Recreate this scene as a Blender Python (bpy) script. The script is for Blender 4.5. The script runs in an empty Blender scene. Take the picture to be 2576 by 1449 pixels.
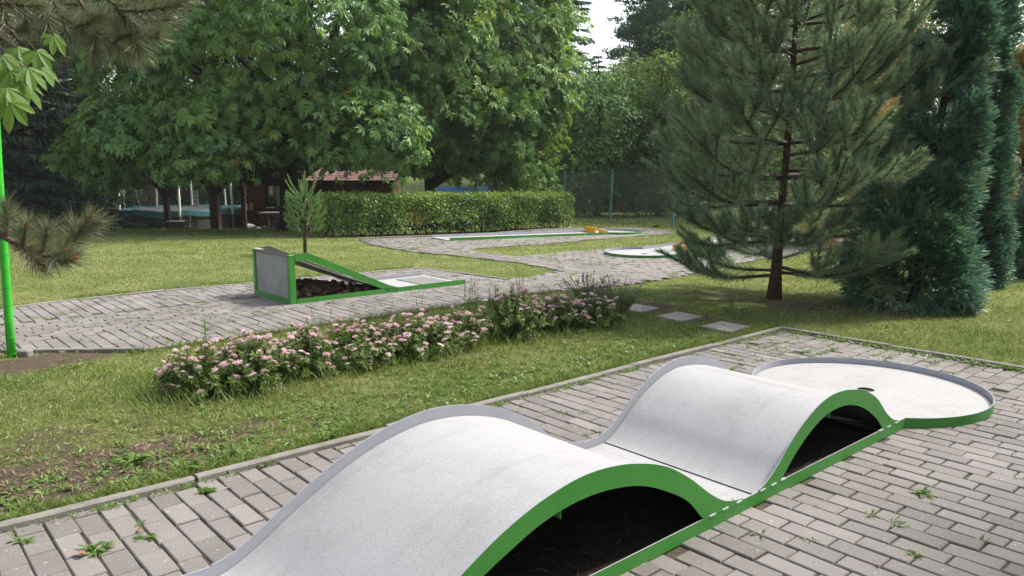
import bpy, math
import numpy as np
from mathutils import Vector, Matrix

# ------------------------------------------------------------------ basics
SC = bpy.context.scene
COL = SC.collection
PI = math.pi
CH, CP, CF = 1.432, 0.1532, 1933.5          # eye height, pitch down, focal length (2576 px wide frame)
CX, CY = 1288.0, 724.5
TH = math.radians(41.2)                      # heading shared by all lanes, kerbs and paths
EU = np.array([math.cos(TH), math.sin(TH)])
EV = np.array([math.sin(TH), -math.cos(TH)])


def R(seed):
    return np.random.default_rng(seed)


def sstep(a, b, x):
    t = np.clip((np.asarray(x, float) - a) / (b - a), 0, 1)
    return t * t * (3 - 2 * t)


def zt(x, y):
    """height of the ground: level in front, falling gently towards the back"""
    x = np.asarray(x, float); y = np.asarray(y, float)
    yy = [-200, 9, 14, 17.5, 22.5, 30, 45, 62, 600]
    r = np.interp(y, yy, [0, 0, -.08, -.127, -.27, -.5, -.8, -.9, -.9])
    l = np.interp(y, yy, [0, 0, -.08, -.127, -.35, -.88, -1.0, 1.6, 1.6])
    s = sstep(-3, 2, x)
    return l * (1 - s) + r * s


def ray(px, py):
    x = (px - CX) / CF; y = -(py - CY) / CF
    return np.array([x, math.cos(CP) + y * math.sin(CP), -math.sin(CP) + y * math.cos(CP)])


def W(px, py, D):
    """point seen at (px, py) whose distance along +Y is D"""
    d = ray(px, py); t = D / d[1]
    return np.array([d[0] * t, D, CH + d[2] * t])


def at(px, py):
    """point of the ground seen at (px, py)"""
    d = ray(px, py); lo, hi = .5, 300.
    t = lo
    for k in range(4000):
        P = d * t
        if P[2] + CH < zt(P[0], P[1]):
            break
        t += .05
    a, b = t - .05, t
    for k in range(30):
        m = (a + b) / 2; P = d * m
        if P[2] + CH < zt(P[0], P[1]): b = m
        else: a = m
    P = d * a
    return np.array([P[0], P[1], float(zt(P[0], P[1]))])


def uv2(u, v):
    p = np.asarray(u)[..., None] * EU + np.asarray(v)[..., None] * EV
    return p


def nrm(v):
    v = np.asarray(v, float)
    return v / np.maximum(np.linalg.norm(v, axis=-1, keepdims=True), 1e-9)


def perp(n):
    n = nrm(n)
    a = np.where(np.abs(n[..., 2:3]) < .9, np.array([0, 0, 1.]), np.array([1., 0, 0]))
    t = nrm(np.cross(a, n)); b = np.cross(n, t)
    return t, b


def rdir(rg, n):
    return nrm(rg.normal(size=(n, 3)))


class MB:
    """collects verts, quads and tris, then links them as ONE mesh object"""
    def __init__(s):
        s.V = []; s.Q = []; s.T = []; s.C = []; s.QM = []; s.TM = []; s.n = 0

    def add(s, v, q=None, t=None, c=.5, m=0):
        v = np.asarray(v, float).reshape(-1, 3)
        if q is not None and len(q):
            q = np.asarray(q, int).reshape(-1, 4); s.Q.append(q + s.n)
            s.QM.append(np.broadcast_to(np.asarray(m, int), (len(q),)).copy())
        if t is not None and len(t):
            t = np.asarray(t, int).reshape(-1, 3); s.T.append(t + s.n)
            s.TM.append(np.broadcast_to(np.asarray(m, int), (len(t),)).copy())
        s.V.append(v); s.C.append(np.broadcast_to(np.asarray(c, float), (len(v),)).copy())
        s.n += len(v)
        return s

    def box(s, a, b, c=.5, m=0, M=None):
        a = np.asarray(a, float); b = np.asarray(b, float)
        v = np.array([[a[0], a[1], a[2]], [b[0], a[1], a[2]], [b[0], b[1], a[2]], [a[0], b[1], a[2]],
                      [a[0], a[1], b[2]], [b[0], a[1], b[2]], [b[0], b[1], b[2]], [a[0], b[1], b[2]]])
        if M is not None: v = v @ M[:3, :3].T + M[:3, 3]
        return s.add(v, [[0, 3, 2, 1], [4, 5, 6, 7], [0, 1, 5, 4], [1, 2, 6, 5], [2, 3, 7, 6], [3, 0, 4, 7]], c=c, m=m)

    def cbox(s, a, b, w=.006, c=.5, m=0):
        """box with chamfered vertical and top edges"""
        a = np.asarray(a, float); b = np.asarray(b, float)
        def ring(x0, y0, x1, y1, z, k):
            return [[x0 + k, y0, z], [x1 - k, y0, z], [x1, y0 + k, z], [x1, y1 - k, z],
                    [x1 - k, y1, z], [x0 + k, y1, z], [x0, y1 - k, z], [x0, y0 + k, z]]
        v = ring(a[0], a[1], b[0], b[1], a[2], w) + ring(a[0], a[1], b[0], b[1], b[2] - w, w) + \
            ring(a[0] + w, a[1] + w, b[0] - w, b[1] - w, b[2], w)
        q = []
        for k in range(2):
            for i in range(8):
                j = (i + 1) % 8
                q.append([k * 8 + i, k * 8 + j, k * 8 + 8 + j, k * 8 + 8 + i])
        q += [[16, 17, 18, 19], [16, 19, 20, 23], [20, 21, 22, 23]]
        return s.add(v, q, c=c, m=m)

    def beam(s, p, q, w, h=None, c=.5, m=0, up=(0, 0, 1)):
        h = h or w
        p = np.asarray(p, float); q = np.asarray(q, float); d = nrm(q - p)
        up = np.asarray(up, float)
        if abs(d @ up) > .95: up = np.array([0, 1., 0])
        a = nrm(np.cross(d, up)); b = np.cross(a, d)
        o = [-a * w / 2 - b * h / 2, a * w / 2 - b * h / 2, a * w / 2 + b * h / 2, -a * w / 2 + b * h / 2]
        v = [p + k for k in o] + [q + k for k in o]
        return s.add(v, [[0, 3, 2, 1], [4, 5, 6, 7], [0, 1, 5, 4], [1, 2, 6, 5], [2, 3, 7, 6], [3, 0, 4, 7]], c=c, m=m)

    def tube(s, pts, rad, n=8, c=.5, m=0, cap=True, rg=None, rough=0):
        pts = np.asarray(pts, float); k = len(pts)
        rad = np.broadcast_to(np.asarray(rad, float), (k,))
        d = np.gradient(pts, axis=0); d = nrm(d)
        t0, _ = perp(d[0]); T = [t0]
        for i in range(1, k):
            t = T[-1] - d[i] * (T[-1] @ d[i]); T.append(nrm(t))
        T = np.array(T); B = np.cross(d, T)
        a = np.arange(n) * 2 * PI / n
        rr = rad[:, None] * np.ones(n)
        if rg is not None: rr = rr * (1 + rough * rg.normal(size=rr.shape))
        v = pts[:, None] + rr[..., None] * (np.cos(a)[None, :, None] * T[:, None] + np.sin(a)[None, :, None] * B[:, None])
        i = np.arange(k - 1)[:, None] * n; j = np.arange(n)[None]; j2 = (j + 1) % n
        q = np.stack([i + j, i + j2, i + n + j2, i + n + j], -1).reshape(-1, 4)
        v = v.reshape(-1, 3); tr = None
        if cap:
            v = np.vstack([v, pts[:1], pts[-1:]])
            jj = np.arange(n); e = (k - 1) * n
            tr = np.vstack([np.stack([(jj + 1) % n, jj, np.full(n, k * n)], -1),
                            np.stack([e + jj, e + (jj + 1) % n, np.full(n, k * n + 1)], -1)])
        return s.add(v, q, tr, c=c, m=m)

    def kites(s, C, D, N, L, Wd, c=.5, m=0, mid=.5, droop=.0, fold=.0):
        """leaf shaped quads: base C, direction D, face normal N"""
        C = np.asarray(C, float); n = len(C)
        if n == 0: return s
        D = nrm(D); S = nrm(np.cross(N, D)); N = np.cross(D, S)
        L = np.broadcast_to(np.asarray(L, float), (n,))[:, None]; Wd = np.broadcast_to(np.asarray(Wd, float), (n,))[:, None]
        M_ = C + D * L * mid + N * (fold * Wd)
        v = np.stack([C, M_ + S * Wd / 2, C + D * L - N * droop * L, M_ - S * Wd / 2], 1).reshape(-1, 3)
        q = np.arange(4 * n).reshape(n, 4)
        return s.add(v, q, c=np.repeat(np.broadcast_to(np.asarray(c, float), (n,)), 4), m=m)

    def needles(s, C, D, L, w, rg, c=.5, m=0):
        C = np.asarray(C, float); n = len(C); D = nrm(D)
        t, b = perp(D); a = rg.uniform(0, PI, n)[:, None]
        S = t * np.cos(a) + b * np.sin(a)
        L = np.broadcast_to(np.asarray(L, float), (n,))[:, None]
        v = np.stack([C - S * w / 2, C + S * w / 2, C + D * L + np.array([0, 0, -.04]) * L], 1).reshape(-1, 3)
        return s.add(v, t=np.arange(3 * n).reshape(n, 3), c=np.repeat(np.broadcast_to(np.asarray(c, float), (n,)), 3), m=m)

    def build(s, name, mats, parent=None, smooth=False, loc=None):
        me = bpy.data.meshes.new(name)
        V = np.vstack(s.V) if s.V else np.zeros((0, 3))
        if loc is not None: V = V - np.asarray(loc, float)
        Q = np.vstack(s.Q) if s.Q else np.zeros((0, 4), int)
        T = np.vstack(s.T) if s.T else np.zeros((0, 3), int)
        me.vertices.add(len(V)); me.vertices.foreach_set('co', V.astype(np.float32).ravel())
        nl = Q.size + T.size
        me.loops.add(nl); me.loops.foreach_set('vertex_index', np.concatenate([Q.ravel(), T.ravel()]).astype(np.int32))
        nf = len(Q) + len(T); me.polygons.add(nf)
        st = np.concatenate([np.arange(len(Q)) * 4, Q.size + np.arange(len(T)) * 3]).astype(np.int32)
        me.polygons.foreach_set('loop_start', st)
        mi = np.concatenate((s.QM or [np.zeros(0, int)]) + (s.TM or [np.zeros(0, int)])).astype(np.int32)
        mats = mats if isinstance(mats, (list, tuple)) else [mats]
        for k in mats: me.materials.append(k)
        me.polygons.foreach_set('material_index', mi)
        me.polygons.foreach_set('use_smooth', np.full(nf, bool(smooth)))
        at_ = me.attributes.new('tint', 'FLOAT', 'POINT')
        at_.data.foreach_set('value', np.concatenate(s.C).astype(np.float32) if s.C else np.zeros(0, np.float32))
        me.update(calc_edges=True)
        o = bpy.data.objects.new(name, me); COL.objects.link(o)
        if loc is not None: o.location = [float(k) for k in loc]
        if parent is not None: o.parent = parent
        return o


def tag(o, label, cat, group=None):
    o['label'] = label; o['category'] = cat
    if group: o['group'] = group
    return o


def kind(o, k, label=None):
    o['kind'] = k
    if label: o['label'] = label
    return o


def thing(name, label, cat, loc=(0, 0, 0), rz=0., group=None):
    o = bpy.data.objects.new(name, None); COL.objects.link(o)
    o.location = [float(k) for k in loc]; o.rotation_euler = (0, 0, rz); o.empty_display_size = .2
    return tag(o, label, cat, group)


def dup(root, loc=None, rz=None, scale=None, label=None):
    r = root.copy(); COL.objects.link(r)
    if loc is not None: r.location = [float(k) for k in loc]
    if rz is not None: r.rotation_euler = (0, 0, rz)
    if scale is not None: r.scale = scale if isinstance(scale, (tuple, list)) else (scale,) * 3
    if label: r['label'] = label
    for ch in list(root.children):
        c = ch.copy(); COL.objects.link(c); c.parent = r
        for g in list(ch.children):
            d = g.copy(); COL.objects.link(d); d.parent = c
    return r


# --------------------------------------------------------------- materials
def newmat(name):
    m = bpy.data.materials.new(name); m.use_nodes = True
    nt = m.node_tree; b = nt.nodes['Principled BSDF']
    return m, nt, b


def nd(nt, t, **k):
    n = nt.nodes.new(t)
    for a, v in k.items(): setattr(n, a, v)
    return n


def noise(nt, scale, detail=4, rough=.6, coord='Object', vec=None):
    n = nd(nt, 'ShaderNodeTexNoise'); n.inputs['Scale'].default_value = scale
    n.inputs['Detail'].default_value = detail; n.inputs['Roughness'].default_value = rough
    if vec is None:
        tc = nd(nt, 'ShaderNodeTexCoord'); vec = tc.outputs[coord]
    nt.links.new(vec, n.inputs['Vector'])
    return n.outputs['Fac']


def ramp(nt, fac, stops):
    r = nd(nt, 'ShaderNodeValToRGB'); e = r.color_ramp.elements
    while len(e) < len(stops): e.new(.5)
    for i, (p, c) in enumerate(stops):
        e[i].position = p; e[i].color = (c[0], c[1], c[2], 1)
    nt.links.new(fac, r.inputs['Fac'])
    return r.outputs['Color']


def mixc(nt, fac, a, b, mode='MIX'):
    n = nd(nt, 'ShaderNodeMix', data_type='RGBA', blend_type=mode)
    for key, val in ((0, fac), (6, a), (7, b)):
        if isinstance(val, (int, float)): n.inputs[key].default_value = val
        elif isinstance(val, (tuple, list)): n.inputs[key].default_value = (val[0], val[1], val[2], 1)
        else: nt.links.new(val, n.inputs[key])
    return n.outputs[2]


def mval(nt, op, a, b=None):
    n = nd(nt, 'ShaderNodeMath', operation=op)
    for i, v in enumerate((a, b)):
        if v is None: continue
        if isinstance(v, (int, float)): n.inputs[i].default_value = v
        else: nt.links.new(v, n.inputs[i])
    return n.outputs[0]


def attr(nt, name='tint'):
    return nd(nt, 'ShaderNodeAttribute', attribute_name=name).outputs['Fac']


def bump(nt, b, h, strength=.3, dist=.01):
    n = nd(nt, 'ShaderNodeBump'); n.inputs['Strength'].default_value = strength; n.inputs['Distance'].default_value = dist
    nt.links.new(h, n.inputs['Height']); nt.links.new(n.outputs['Normal'], b.inputs['Normal'])


def paint(name, col, col2=None, scale=6., rough=.5, bs=0., bscale=60., spec=.5, metal=0., dirt=None):
    """a surface whose colour wanders between two values, with fine bumps"""
    m, nt, b = newmat(name)
    col2 = col2 or tuple(k * .8 for k in col)
    c = ramp(nt, noise(nt, scale, 5), [(.3, col), (.7, col2)])
    if dirt:
        c = mixc(nt, ramp(nt, noise(nt, scale * .37, 6, .7), [(.5, (0, 0, 0)), (.72, (1, 1, 1))]), c, dirt)
    nt.links.new(c, b.inputs['Base Color'])
    b.inputs['Roughness'].default_value = rough; b.inputs['Metallic'].default_value = metal
    b.inputs['Specular IOR Level'].default_value = spec
    if bs: bump(nt, b, noise(nt, bscale, 4), bs)
    return m


def leafmat(name, stops, trans, tf=.35, rough=.45, spec=.4, nscale=.6):
    """leaf: colour picked by the leaf's own tint, light shining through"""
    m, nt, b = newmat(name)
    f = attr(nt)
    f2 = mval(nt, 'ADD', f, mval(nt, 'MULTIPLY', mval(nt, 'SUBTRACT', noise(nt, nscale, 2), .5), .5))
    c = ramp(nt, f2, stops)
    nt.links.new(c, b.inputs['Base Color'])
    b.inputs['Roughness'].default_value = rough; b.inputs['Specular IOR Level'].default_value = spec
    tr = nd(nt, 'ShaderNodeBsdfTranslucent'); nt.links.new(mixc(nt, .6, c, trans), tr.inputs['Color'])
    mx = nd(nt, 'ShaderNodeMixShader'); mx.inputs[0].default_value = tf
    out = nt.nodes['Material Output']
    nt.links.new(b.outputs[0], mx.inputs[1]); nt.links.new(tr.outputs[0], mx.inputs[2])
    nt.links.new(mx.outputs[0], out.inputs['Surface'])
    return m


MT = {}
m, nt, b = newmat('green_paint')
c = ramp(nt, noise(nt, 3.5, 6, .7), [(.3, (.030, .165, .022)), (.6, (.039, .200, .026)), (.8, (.054, .215, .037))])
fd = ramp(nt, noise(nt, 24, 6, .8), [(.56, (0, 0, 0)), (.74, (1, 1, 1))]); c = mixc(nt, mval(nt, 'MULTIPLY', fd, .35), c, (.07, .16, .05))
ch_ = ramp(nt, noise(nt, 70, 3, .6), [(.72, (0, 0, 0)), (.745, (1, 1, 1))]); c = mixc(nt, mval(nt, 'MULTIPLY', ch_, .8), c, (.10, .085, .06))
nt.links.new(c, b.inputs['Base Color']); b.inputs['Roughness'].default_value = .48; bump(nt, b, noise(nt, 90, 4), .06)
MT['green'] = m
MT['green_post'] = paint('bright_green_plastic', (.04, .42, .03), (.03, .36, .025), 5, .4, .05, 40)
MT['rail'] = paint('grey_rail_paint', (.29, .30, .335), (.26, .27, .305), 5, .5, .03, 80)
MT['yellow'] = paint('yellow_paint', (.72, .36, .015), (.66, .32, .015), 5, .45, .03)
MT['deckdark'] = paint('dark_underside_and_shade', (.05, .048, .045), (.03, .03, .03), 5, .8)  # also darkens the ramp's far bar in place of shade
MT['hole'] = paint('cup_lining', (.03, .03, .03), (.02, .02, .02), 5, .6)
MT['weld'] = paint('weld_metal', (.5, .52, .5), (.35, .4, .35), 40, .5)
MT['panelgrey'] = paint('grey_fibre_board', (.27, .27, .26), (.21, .21, .2), 7, .75, .1, 120, dirt=(.17, .17, .16))
MT['mat'] = paint('rough_tee_mat', (.17, .17, .17), (.12, .12, .12), 60, .9, .3, 200)
m, nt, b = newmat('white_fibre_cement')
c = ramp(nt, noise(nt, 150, 3, .7), [(.3, (.24, .24, .248)), (.5, (.312, .312, .322)), (.75, (.355, .355, .365))])
c2 = ramp(nt, noise(nt, 2.6, 7, .72), [(.32, (.76, .755, .75)), (.5, (.93, .93, .93)), (.7, (1, 1, 1))])
c3 = mixc(nt, .9, c, c2, 'MULTIPLY')
tc_ = nd(nt, 'ShaderNodeTexCoord'); mp = nd(nt, 'ShaderNodeMapping'); mp.inputs['Scale'].default_value = (1.2, 26, 1.2); nt.links.new(tc_.outputs['Object'], mp.inputs['Vector'])
sk_ = ramp(nt, noise(nt, 1.0, 5, .7, vec=mp.outputs[0]), [(.30, (.86, .855, .85)), (.46, (1, 1, 1))])
c3 = mixc(nt, .8, c3, sk_, 'MULTIPLY')
mp2 = nd(nt, 'ShaderNodeMapping'); mp2.inputs['Scale'].default_value = (3, 55, 3); mp2.inputs['Rotation'].default_value = (0, 0, .35); nt.links.new(tc_.outputs['Object'], mp2.inputs['Vector'])
sc_ = ramp(nt, noise(nt, 1.0, 2, .5, vec=mp2.outputs[0]), [(.74, (0, 0, 0)), (.80, (1, 1, 1))])
c3 = mixc(nt, mval(nt, 'MULTIPLY', sc_, .22), c3, (.22, .215, .21))
sp = ramp(nt, noise(nt, 42, 2, .5), [(.70, (0, 0, 0)), (.74, (1, 1, 1))])
c3 = mixc(nt, mval(nt, 'MULTIPLY', sp, .30), c3, (.40, .39, .38))
nt.links.new(c3, b.inputs['Base Color']); b.inputs['Roughness'].default_value = .62
bump(nt, b, noise(nt, 170, 3), .12, .004)
MT['deck'] = m
# concrete pavers: each with its own grey, worn and speckled
m, nt, b = newmat('concrete_paver')
f = attr(nt)
base = ramp(nt, f, [(0, (.126, .116, .111)), (.5, (.165, .153, .147)), (1, (.204, .191, .184))])
st = ramp(nt, noise(nt, 1.3, 6, .65), [(.3, (.78, .76, .74)), (.65, (1.06, 1.05, 1.05))])
c = mixc(nt, 1., base, st, 'MULTIPLY')
gr = ramp(nt, noise(nt, 260, 3, .8), [(.3, (.74, .73, .72)), (.55, (1, 1, 1)), (.8, (1.22, 1.22, 1.22))])
c = mixc(nt, 1., c, gr, 'MULTIPLY')
wh = ramp(nt, noise(nt, 95, 1, .4), [(.735, (0, 0, 0)), (.76, (1, 1, 1))])
c = mixc(nt, mval(nt, 'MULTIPLY', wh, .7), c, (.5, .48, .46))
dk = ramp(nt, noise(nt, 60, 2, .5), [(.25, (1, 1, 1)), (.30, (0, 0, 0))])
c = mixc(nt, mval(nt, 'MULTIPLY', dk, .6), c, (.07, .06, .055))
nt.links.new(c, b.inputs['Base Color']); b.inputs['Roughness'].default_value = .85
bump(nt, b, noise(nt, 180, 4, .7), .35, .004)
MT['paver'] = m
m, nt, b = newmat('joint_soil')
c = ramp(nt, noise(nt, 9, 6, .7), [(.3, (.028, .022, .016)), (.5, (.055, .042, .028)), (.63, (.055, .068, .020)), (.78, (.075, .10, .025))])
nt.links.new(c, b.inputs['Base Color']); b.inputs['Roughness'].default_value = .95
bump(nt, b, noise(nt, 120, 4), .6, .01)
MT['joint'] = m
MT['kerb'] = paint('kerb_concrete', (.20, .185, .17), (.13, .12, .108), 8, .9, .35, 70, dirt=(.08, .075, .06))
MT['slab'] = paint('slab_concrete', (.30, .275, .255), (.24, .22, .205), 6, .9, .3, 90, dirt=(.17, .16, .14))
m, nt, b = newmat('lawn_ground')
bare = attr(nt)
g = ramp(nt, noise(nt, 1.1, 7, .72), [(.3, (.075, .105, .020)), (.48, (.125, .16, .042)), (.62, (.185, .195, .07)), (.75, (.22, .20, .095))])
fine = ramp(nt, noise(nt, 38, 4, .8), [(.3, (.55, .55, .5)), (.55, (1, 1, 1)), (.75, (1.3, 1.25, 1.2))])
g = mixc(nt, 1., g, fine, 'MULTIPLY')
so = ramp(nt, noise(nt, 22, 6, .75), [(.3, (.055, .042, .030)), (.6, (.115, .090, .064)), (.8, (.19, .15, .105))])
bf = mval(nt, 'ADD', bare, mval(nt, 'MULTIPLY', mval(nt, 'SUBTRACT', noise(nt, 9, 7, .8), .5), 1.7))
bf = ramp(nt, bf, [(.38, (0, 0, 0)), (.62, (1, 1, 1))])
nt.links.new(mixc(nt, bf, g, so), b.inputs['Base Color']); b.inputs['Roughness'].default_value = .95
b.inputs['Specular IOR Level'].default_value = .1
bump(nt, b, noise(nt, 60, 5, .8), .8, .03)
MT['lawn'] = m
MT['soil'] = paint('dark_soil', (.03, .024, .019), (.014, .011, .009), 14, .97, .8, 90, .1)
MT['bark'] = paint('bark', (.050, .040, .031), (.022, .017, .013), 9, .95, .9, 26, .1)
MT['pinebark'] = paint('pine_bark', (.095, .066, .048), (.035, .025, .019), 14, .95, 1., 30, .1)
MT['redbark'] = paint('scots_pine_bark', (.30, .15, .075), (.17, .085, .05), 6, .9, .6, 20, .1)
MT['thatch'] = paint('dry_thatch', (.27, .20, .12), (.13, .09, .055), 30, .95)
MT['twig'] = paint('twig_bark', (.075, .05, .036), (.04, .028, .02), 20, .9)
MT['bud'] = paint('orange_bud', (.34, .11, .035), (.22, .07, .03), 40, .7)
MT['chestnut'] = leafmat('chestnut_leaf', [(0, (0.038, 0.094, 0.031)), (.45, (0.072, 0.160, 0.047)), (.8, (0.118, 0.220, 0.058)), (.97, (0.152, 0.209, 0.048)), (1, (0.215, 0.185, 0.036))], (0.329, 0.531, 0.037), 0.3, .5, .3)
MT['chestnut_near'] = leafmat('chestnut_leaf_near', [(0, (.035, .085, .012)), (.5, (.06, .13, .018)), (1, (.10, .18, .025))], (.34, .50, .02), .45, .5, .28)
MT['hedge'] = leafmat('hornbeam_leaf', [(0, (0.041, 0.092, 0.023)), (.5, (0.094, 0.178, 0.036)), (.85, (0.169, 0.254, 0.050)), (1, (0.287, 0.236, 0.050))], (0.304, 0.455, 0.038), 0.3, .45, .4)
MT['lime'] = leafmat('lime_leaf', [(0, (0.044, 0.083, 0.015)), (.6, (0.083, 0.132, 0.022)), (1, (0.143, 0.165, 0.033))], (0.340, 0.420, 0.030), .42, .5, .3)
MT['dark_leaf'] = leafmat('dark_leaf', [(0, (0.028, 0.077, 0.023)), (.6, (0.061, 0.147, 0.037)), (1, (0.121, 0.218, 0.047))], (0.202, 0.336, 0.050), 0.28, .6, .15)
MT['copper_leaf'] = leafmat('copper_leaf', [(0, (0.067, 0.055, 0.019)), (.6, (0.121, 0.091, 0.026)), (1, (0.194, 0.121, 0.036))], (0.360, 0.240, 0.040), .35, .5, .3)
MT['spruce'] = leafmat('spruce_needle', [(0, (0.020, 0.045, 0.030)), (.6, (0.037, 0.073, 0.041)), (1, (0.066, 0.113, 0.053))], (0.060, 0.108, 0.036), 0.18, .6, .25)
MT['scots'] = leafmat('scots_needle', [(0, (0.032, 0.103, 0.046)), (.6, (0.059, 0.164, 0.063)), (1, (0.097, 0.223, 0.079))], (0.140, 0.224, 0.084), 0.2, .6, .25)
MT['pine'] = leafmat('black_pine_needle', [(0, (0.101, 0.160, 0.106)), (.5, (0.196, 0.284, 0.172)), (.85, (0.317, 0.426, 0.248)), (1, (0.510, 0.405, 0.240))], (0.192, 0.272, 0.080), 0.25, .42, .4)
MT['pine_near'] = leafmat('near_pine_needle', [(0, (0.188, 0.110, 0.064)), (.2, (0.135, 0.131, 0.076)), (.55, (0.135, 0.172, 0.090)), (1, (0.225, 0.263, 0.135))], (0.173, 0.216, 0.076), 0.18, .38, .5)
MT['sapling'] = leafmat('sapling_needle', [(0, (0.153, 0.144, 0.072)), (.25, (0.100, 0.182, 0.078)), (.6, (0.163, 0.314, 0.105)), (1, (0.273, 0.483, 0.159))], (0.312, 0.384, 0.096), 0.25, .5, .35)
MT['cypress'] = leafmat('cypress_spray', [(0, (0.041, 0.100, 0.070)), (.5, (0.093, 0.198, 0.136)), (.8, (0.151, 0.285, 0.198)), (1, (0.298, 0.301, 0.121))], (0.096, 0.208, 0.080), 0.22, .5, .35)
MT['cypress_blue'] = leafmat('blue_cypress_spray', [(0, (0.041, 0.100, 0.070)), (.5, (0.093, 0.198, 0.136)), (.8, (0.151, 0.285, 0.198)), (1, (0.298, 0.301, 0.121))], (0.096, 0.208, 0.080), 0.22, .5, .35)
MT['larch'] = leafmat('larch_spray', [(0, (.20, .15, .04)), (.6, (.34, .26, .08)), (1, (.42, .28, .10))], (.42, .33, .09), .25, .6, .2)
MT['spirea'] = leafmat('spirea_leaf', [(0, (0.036, 0.075, 0.017)), (.5, (0.072, 0.130, 0.027)), (.85, (0.124, 0.182, 0.039)), (1, (0.208, 0.169, 0.052))], (0.220, 0.320, 0.030), .26, .5, .35)
MT['petal'] = leafmat('pink_petal', [(0, (.45, .33, .24)), (.25, (.66, .47, .46)), (.6, (.72, .46, .53)), (.85, (.78, .62, .66)), (1, (.80, .75, .72))], (.7, .45, .5), .3, .6, .2, 3)
MT['lavender'] = leafmat('lavender_flower', [(0, (.07, .05, .13)), (1, (.15, .11, .25))], (.2, .12, .3), .15, .7, .2)
MT['lavleaf'] = leafmat('lavender_leaf', [(0, (.09, .12, .06)), (1, (.17, .20, .11))], (.2, .25, .1), .2, .6, .2)
MT['grass'] = leafmat('grass_blade', [(0, (0.053, 0.098, 0.019)), (.35, (0.110, 0.171, 0.038)), (.65, (0.192, 0.230, 0.074)), (.85, (0.288, 0.278, 0.162)), (1, (0.365, 0.332, 0.257))], (.28, .34, .06), .3, .55, .25, .8)
MT['weed'] = leafmat('weed_leaf', [(0, (0.055, 0.117, 0.022)), (.6, (0.103, 0.179, 0.034)), (1, (0.165, 0.234, 0.055))], (0.264, 0.396, 0.044), 0.3, .45, .35)
MT['cone'] = paint('pine_cone', (.20, .115, .068), (.095, .055, .034), 30, .8, .4, 60)
MT['brick'] = paint('brick_red_planks', (.135, .038, .027), (.105, .031, .023), 3, .8, .2, 30, .2)
MT['timber'] = paint('dark_stained_timber', (.055, .028, .021), (.035, .019, .015), 7, .75, .3, 40, .3)
MT['darkwood'] = paint('old_table_wood', (.085, .075, .068), (.05, .045, .042), 8, .85, .3, 40)
MT['paper'] = paint('paper', (.86, .86, .85), (.80, .80, .8), 3, .8)
MT['ivory'] = paint('ivory_poster', (.42, .38, .28), (.36, .33, .25), 6, .8)
MT['glass'] = paint('dark_window_glass', (.02, .024, .022), (.012, .014, .013), 2, .08, spec=.6)
MT['white'] = paint('white_tube', (.84, .82, .79), (.76, .75, .73), 6, .5)
MT['padblue'] = paint('trampoline_pad', (.04, .16, .20), (.03, .11, .15), 6, .45, .3, 12)
MT['skirt'] = paint('dark_skirt_cloth', (.055, .057, .056), (.036, .038, .038), 4, .85)
MT['steel'] = paint('galvanised_steel', (.32, .33, .34), (.24, .25, .26), 8, .4, metal=.6)
MT['fenceblue'] = paint('blue_green_post', (.065, .20, .22), (.05, .16, .18), 5, .5)
MT['wire'] = paint('fence_wire', (.05, .075, .075), (.035, .05, .05), 5, .6)
MT['bluewall'] = paint('blue_wall_paint', (.045, .13, .42), (.06, .17, .46), 3, .7)
MT['skyblue'] = paint('pale_blue_paint', (.25, .42, .62), (.2, .36, .55), 3, .7)
MT['red'] = paint('red_paint', (.45, .06, .04), (.38, .05, .04), 3, .5)
MT['stone'] = paint('field_stone', (.30, .27, .25), (.2, .18, .165), 7, .9, .5, 20)
MT['orange'] = paint('orange_carton', (.45, .19, .05), (.4, .16, .04), 4, .6)
MT['litter'] = paint('fallen_leaf', (.24, .115, .06), (.16, .085, .05), 14, .7)
m, nt, b = newmat('roof_shingles')
tc = nd(nt, 'ShaderNodeTexCoord')
br = nd(nt, 'ShaderNodeTexBrick'); nt.links.new(tc.outputs['Object'], br.inputs['Vector'])
c = ramp(nt, mval(nt, 'ADD', attr(nt), mval(nt, 'MULTIPLY', mval(nt, 'SUBTRACT', noise(nt, 8, 4), .5), .6)), [(0, (.15, .088, .080)), (1, (.25, .155, .14))])
nt.links.new(c, b.inputs['Base Color']); b.inputs['Roughness'].default_value = .9
nt.nodes.remove(br)
MT['roof'] = m
m, nt, b = newmat('safety_net')
tr = nd(nt, 'ShaderNodeBsdfTransparent'); mx = nd(nt, 'ShaderNodeMixShader'); mx.inputs[0].default_value = .28
b.inputs['Base Color'].default_value = (.012, .014, .016, 1); b.inputs['Roughness'].default_value = .9
nt.links.new(tr.outputs[0], mx.inputs[1]); nt.links.new(b.outputs[0], mx.inputs[2])
nt.links.new(mx.outputs[0], nt.nodes['Material Output'].inputs['Surface'])
MT['net'] = m

# ------------------------------------------------------- camera, sky and sun
cam = bpy.data.objects.new('camera', bpy.data.cameras.new('camera')); COL.objects.link(cam)
cam.location = (0, 0, CH); cam.rotation_euler = (PI / 2 - CP, 0, 0)
cam.data.sensor_width = 36; cam.data.lens = 36 * CF / 2576; cam.data.clip_end = 2000; cam.data.clip_start = .05
SC.camera = cam
SUN_AZ, SUN_EL = math.radians(70), math.radians(50)
w = bpy.data.worlds.new('World'); SC.world = w; w.use_nodes = True
nt = w.node_tree; bg = nt.nodes['Background']
sk = nd(nt, 'ShaderNodeTexSky', sky_type='NISHITA'); sk.sun_disc = False
sk.sun_elevation = SUN_EL; sk.sun_rotation = SUN_AZ; sk.air_density = 1.; sk.dust_density = 4.; sk.ozone_density = 1.
hs = nd(nt, 'ShaderNodeHueSaturation'); hs.inputs['Saturation'].default_value = .45
nt.links.new(sk.outputs[0], hs.inputs['Color']); nt.links.new(hs.outputs[0], bg.inputs['Color'])
bg.inputs['Strength'].default_value = .15
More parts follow.
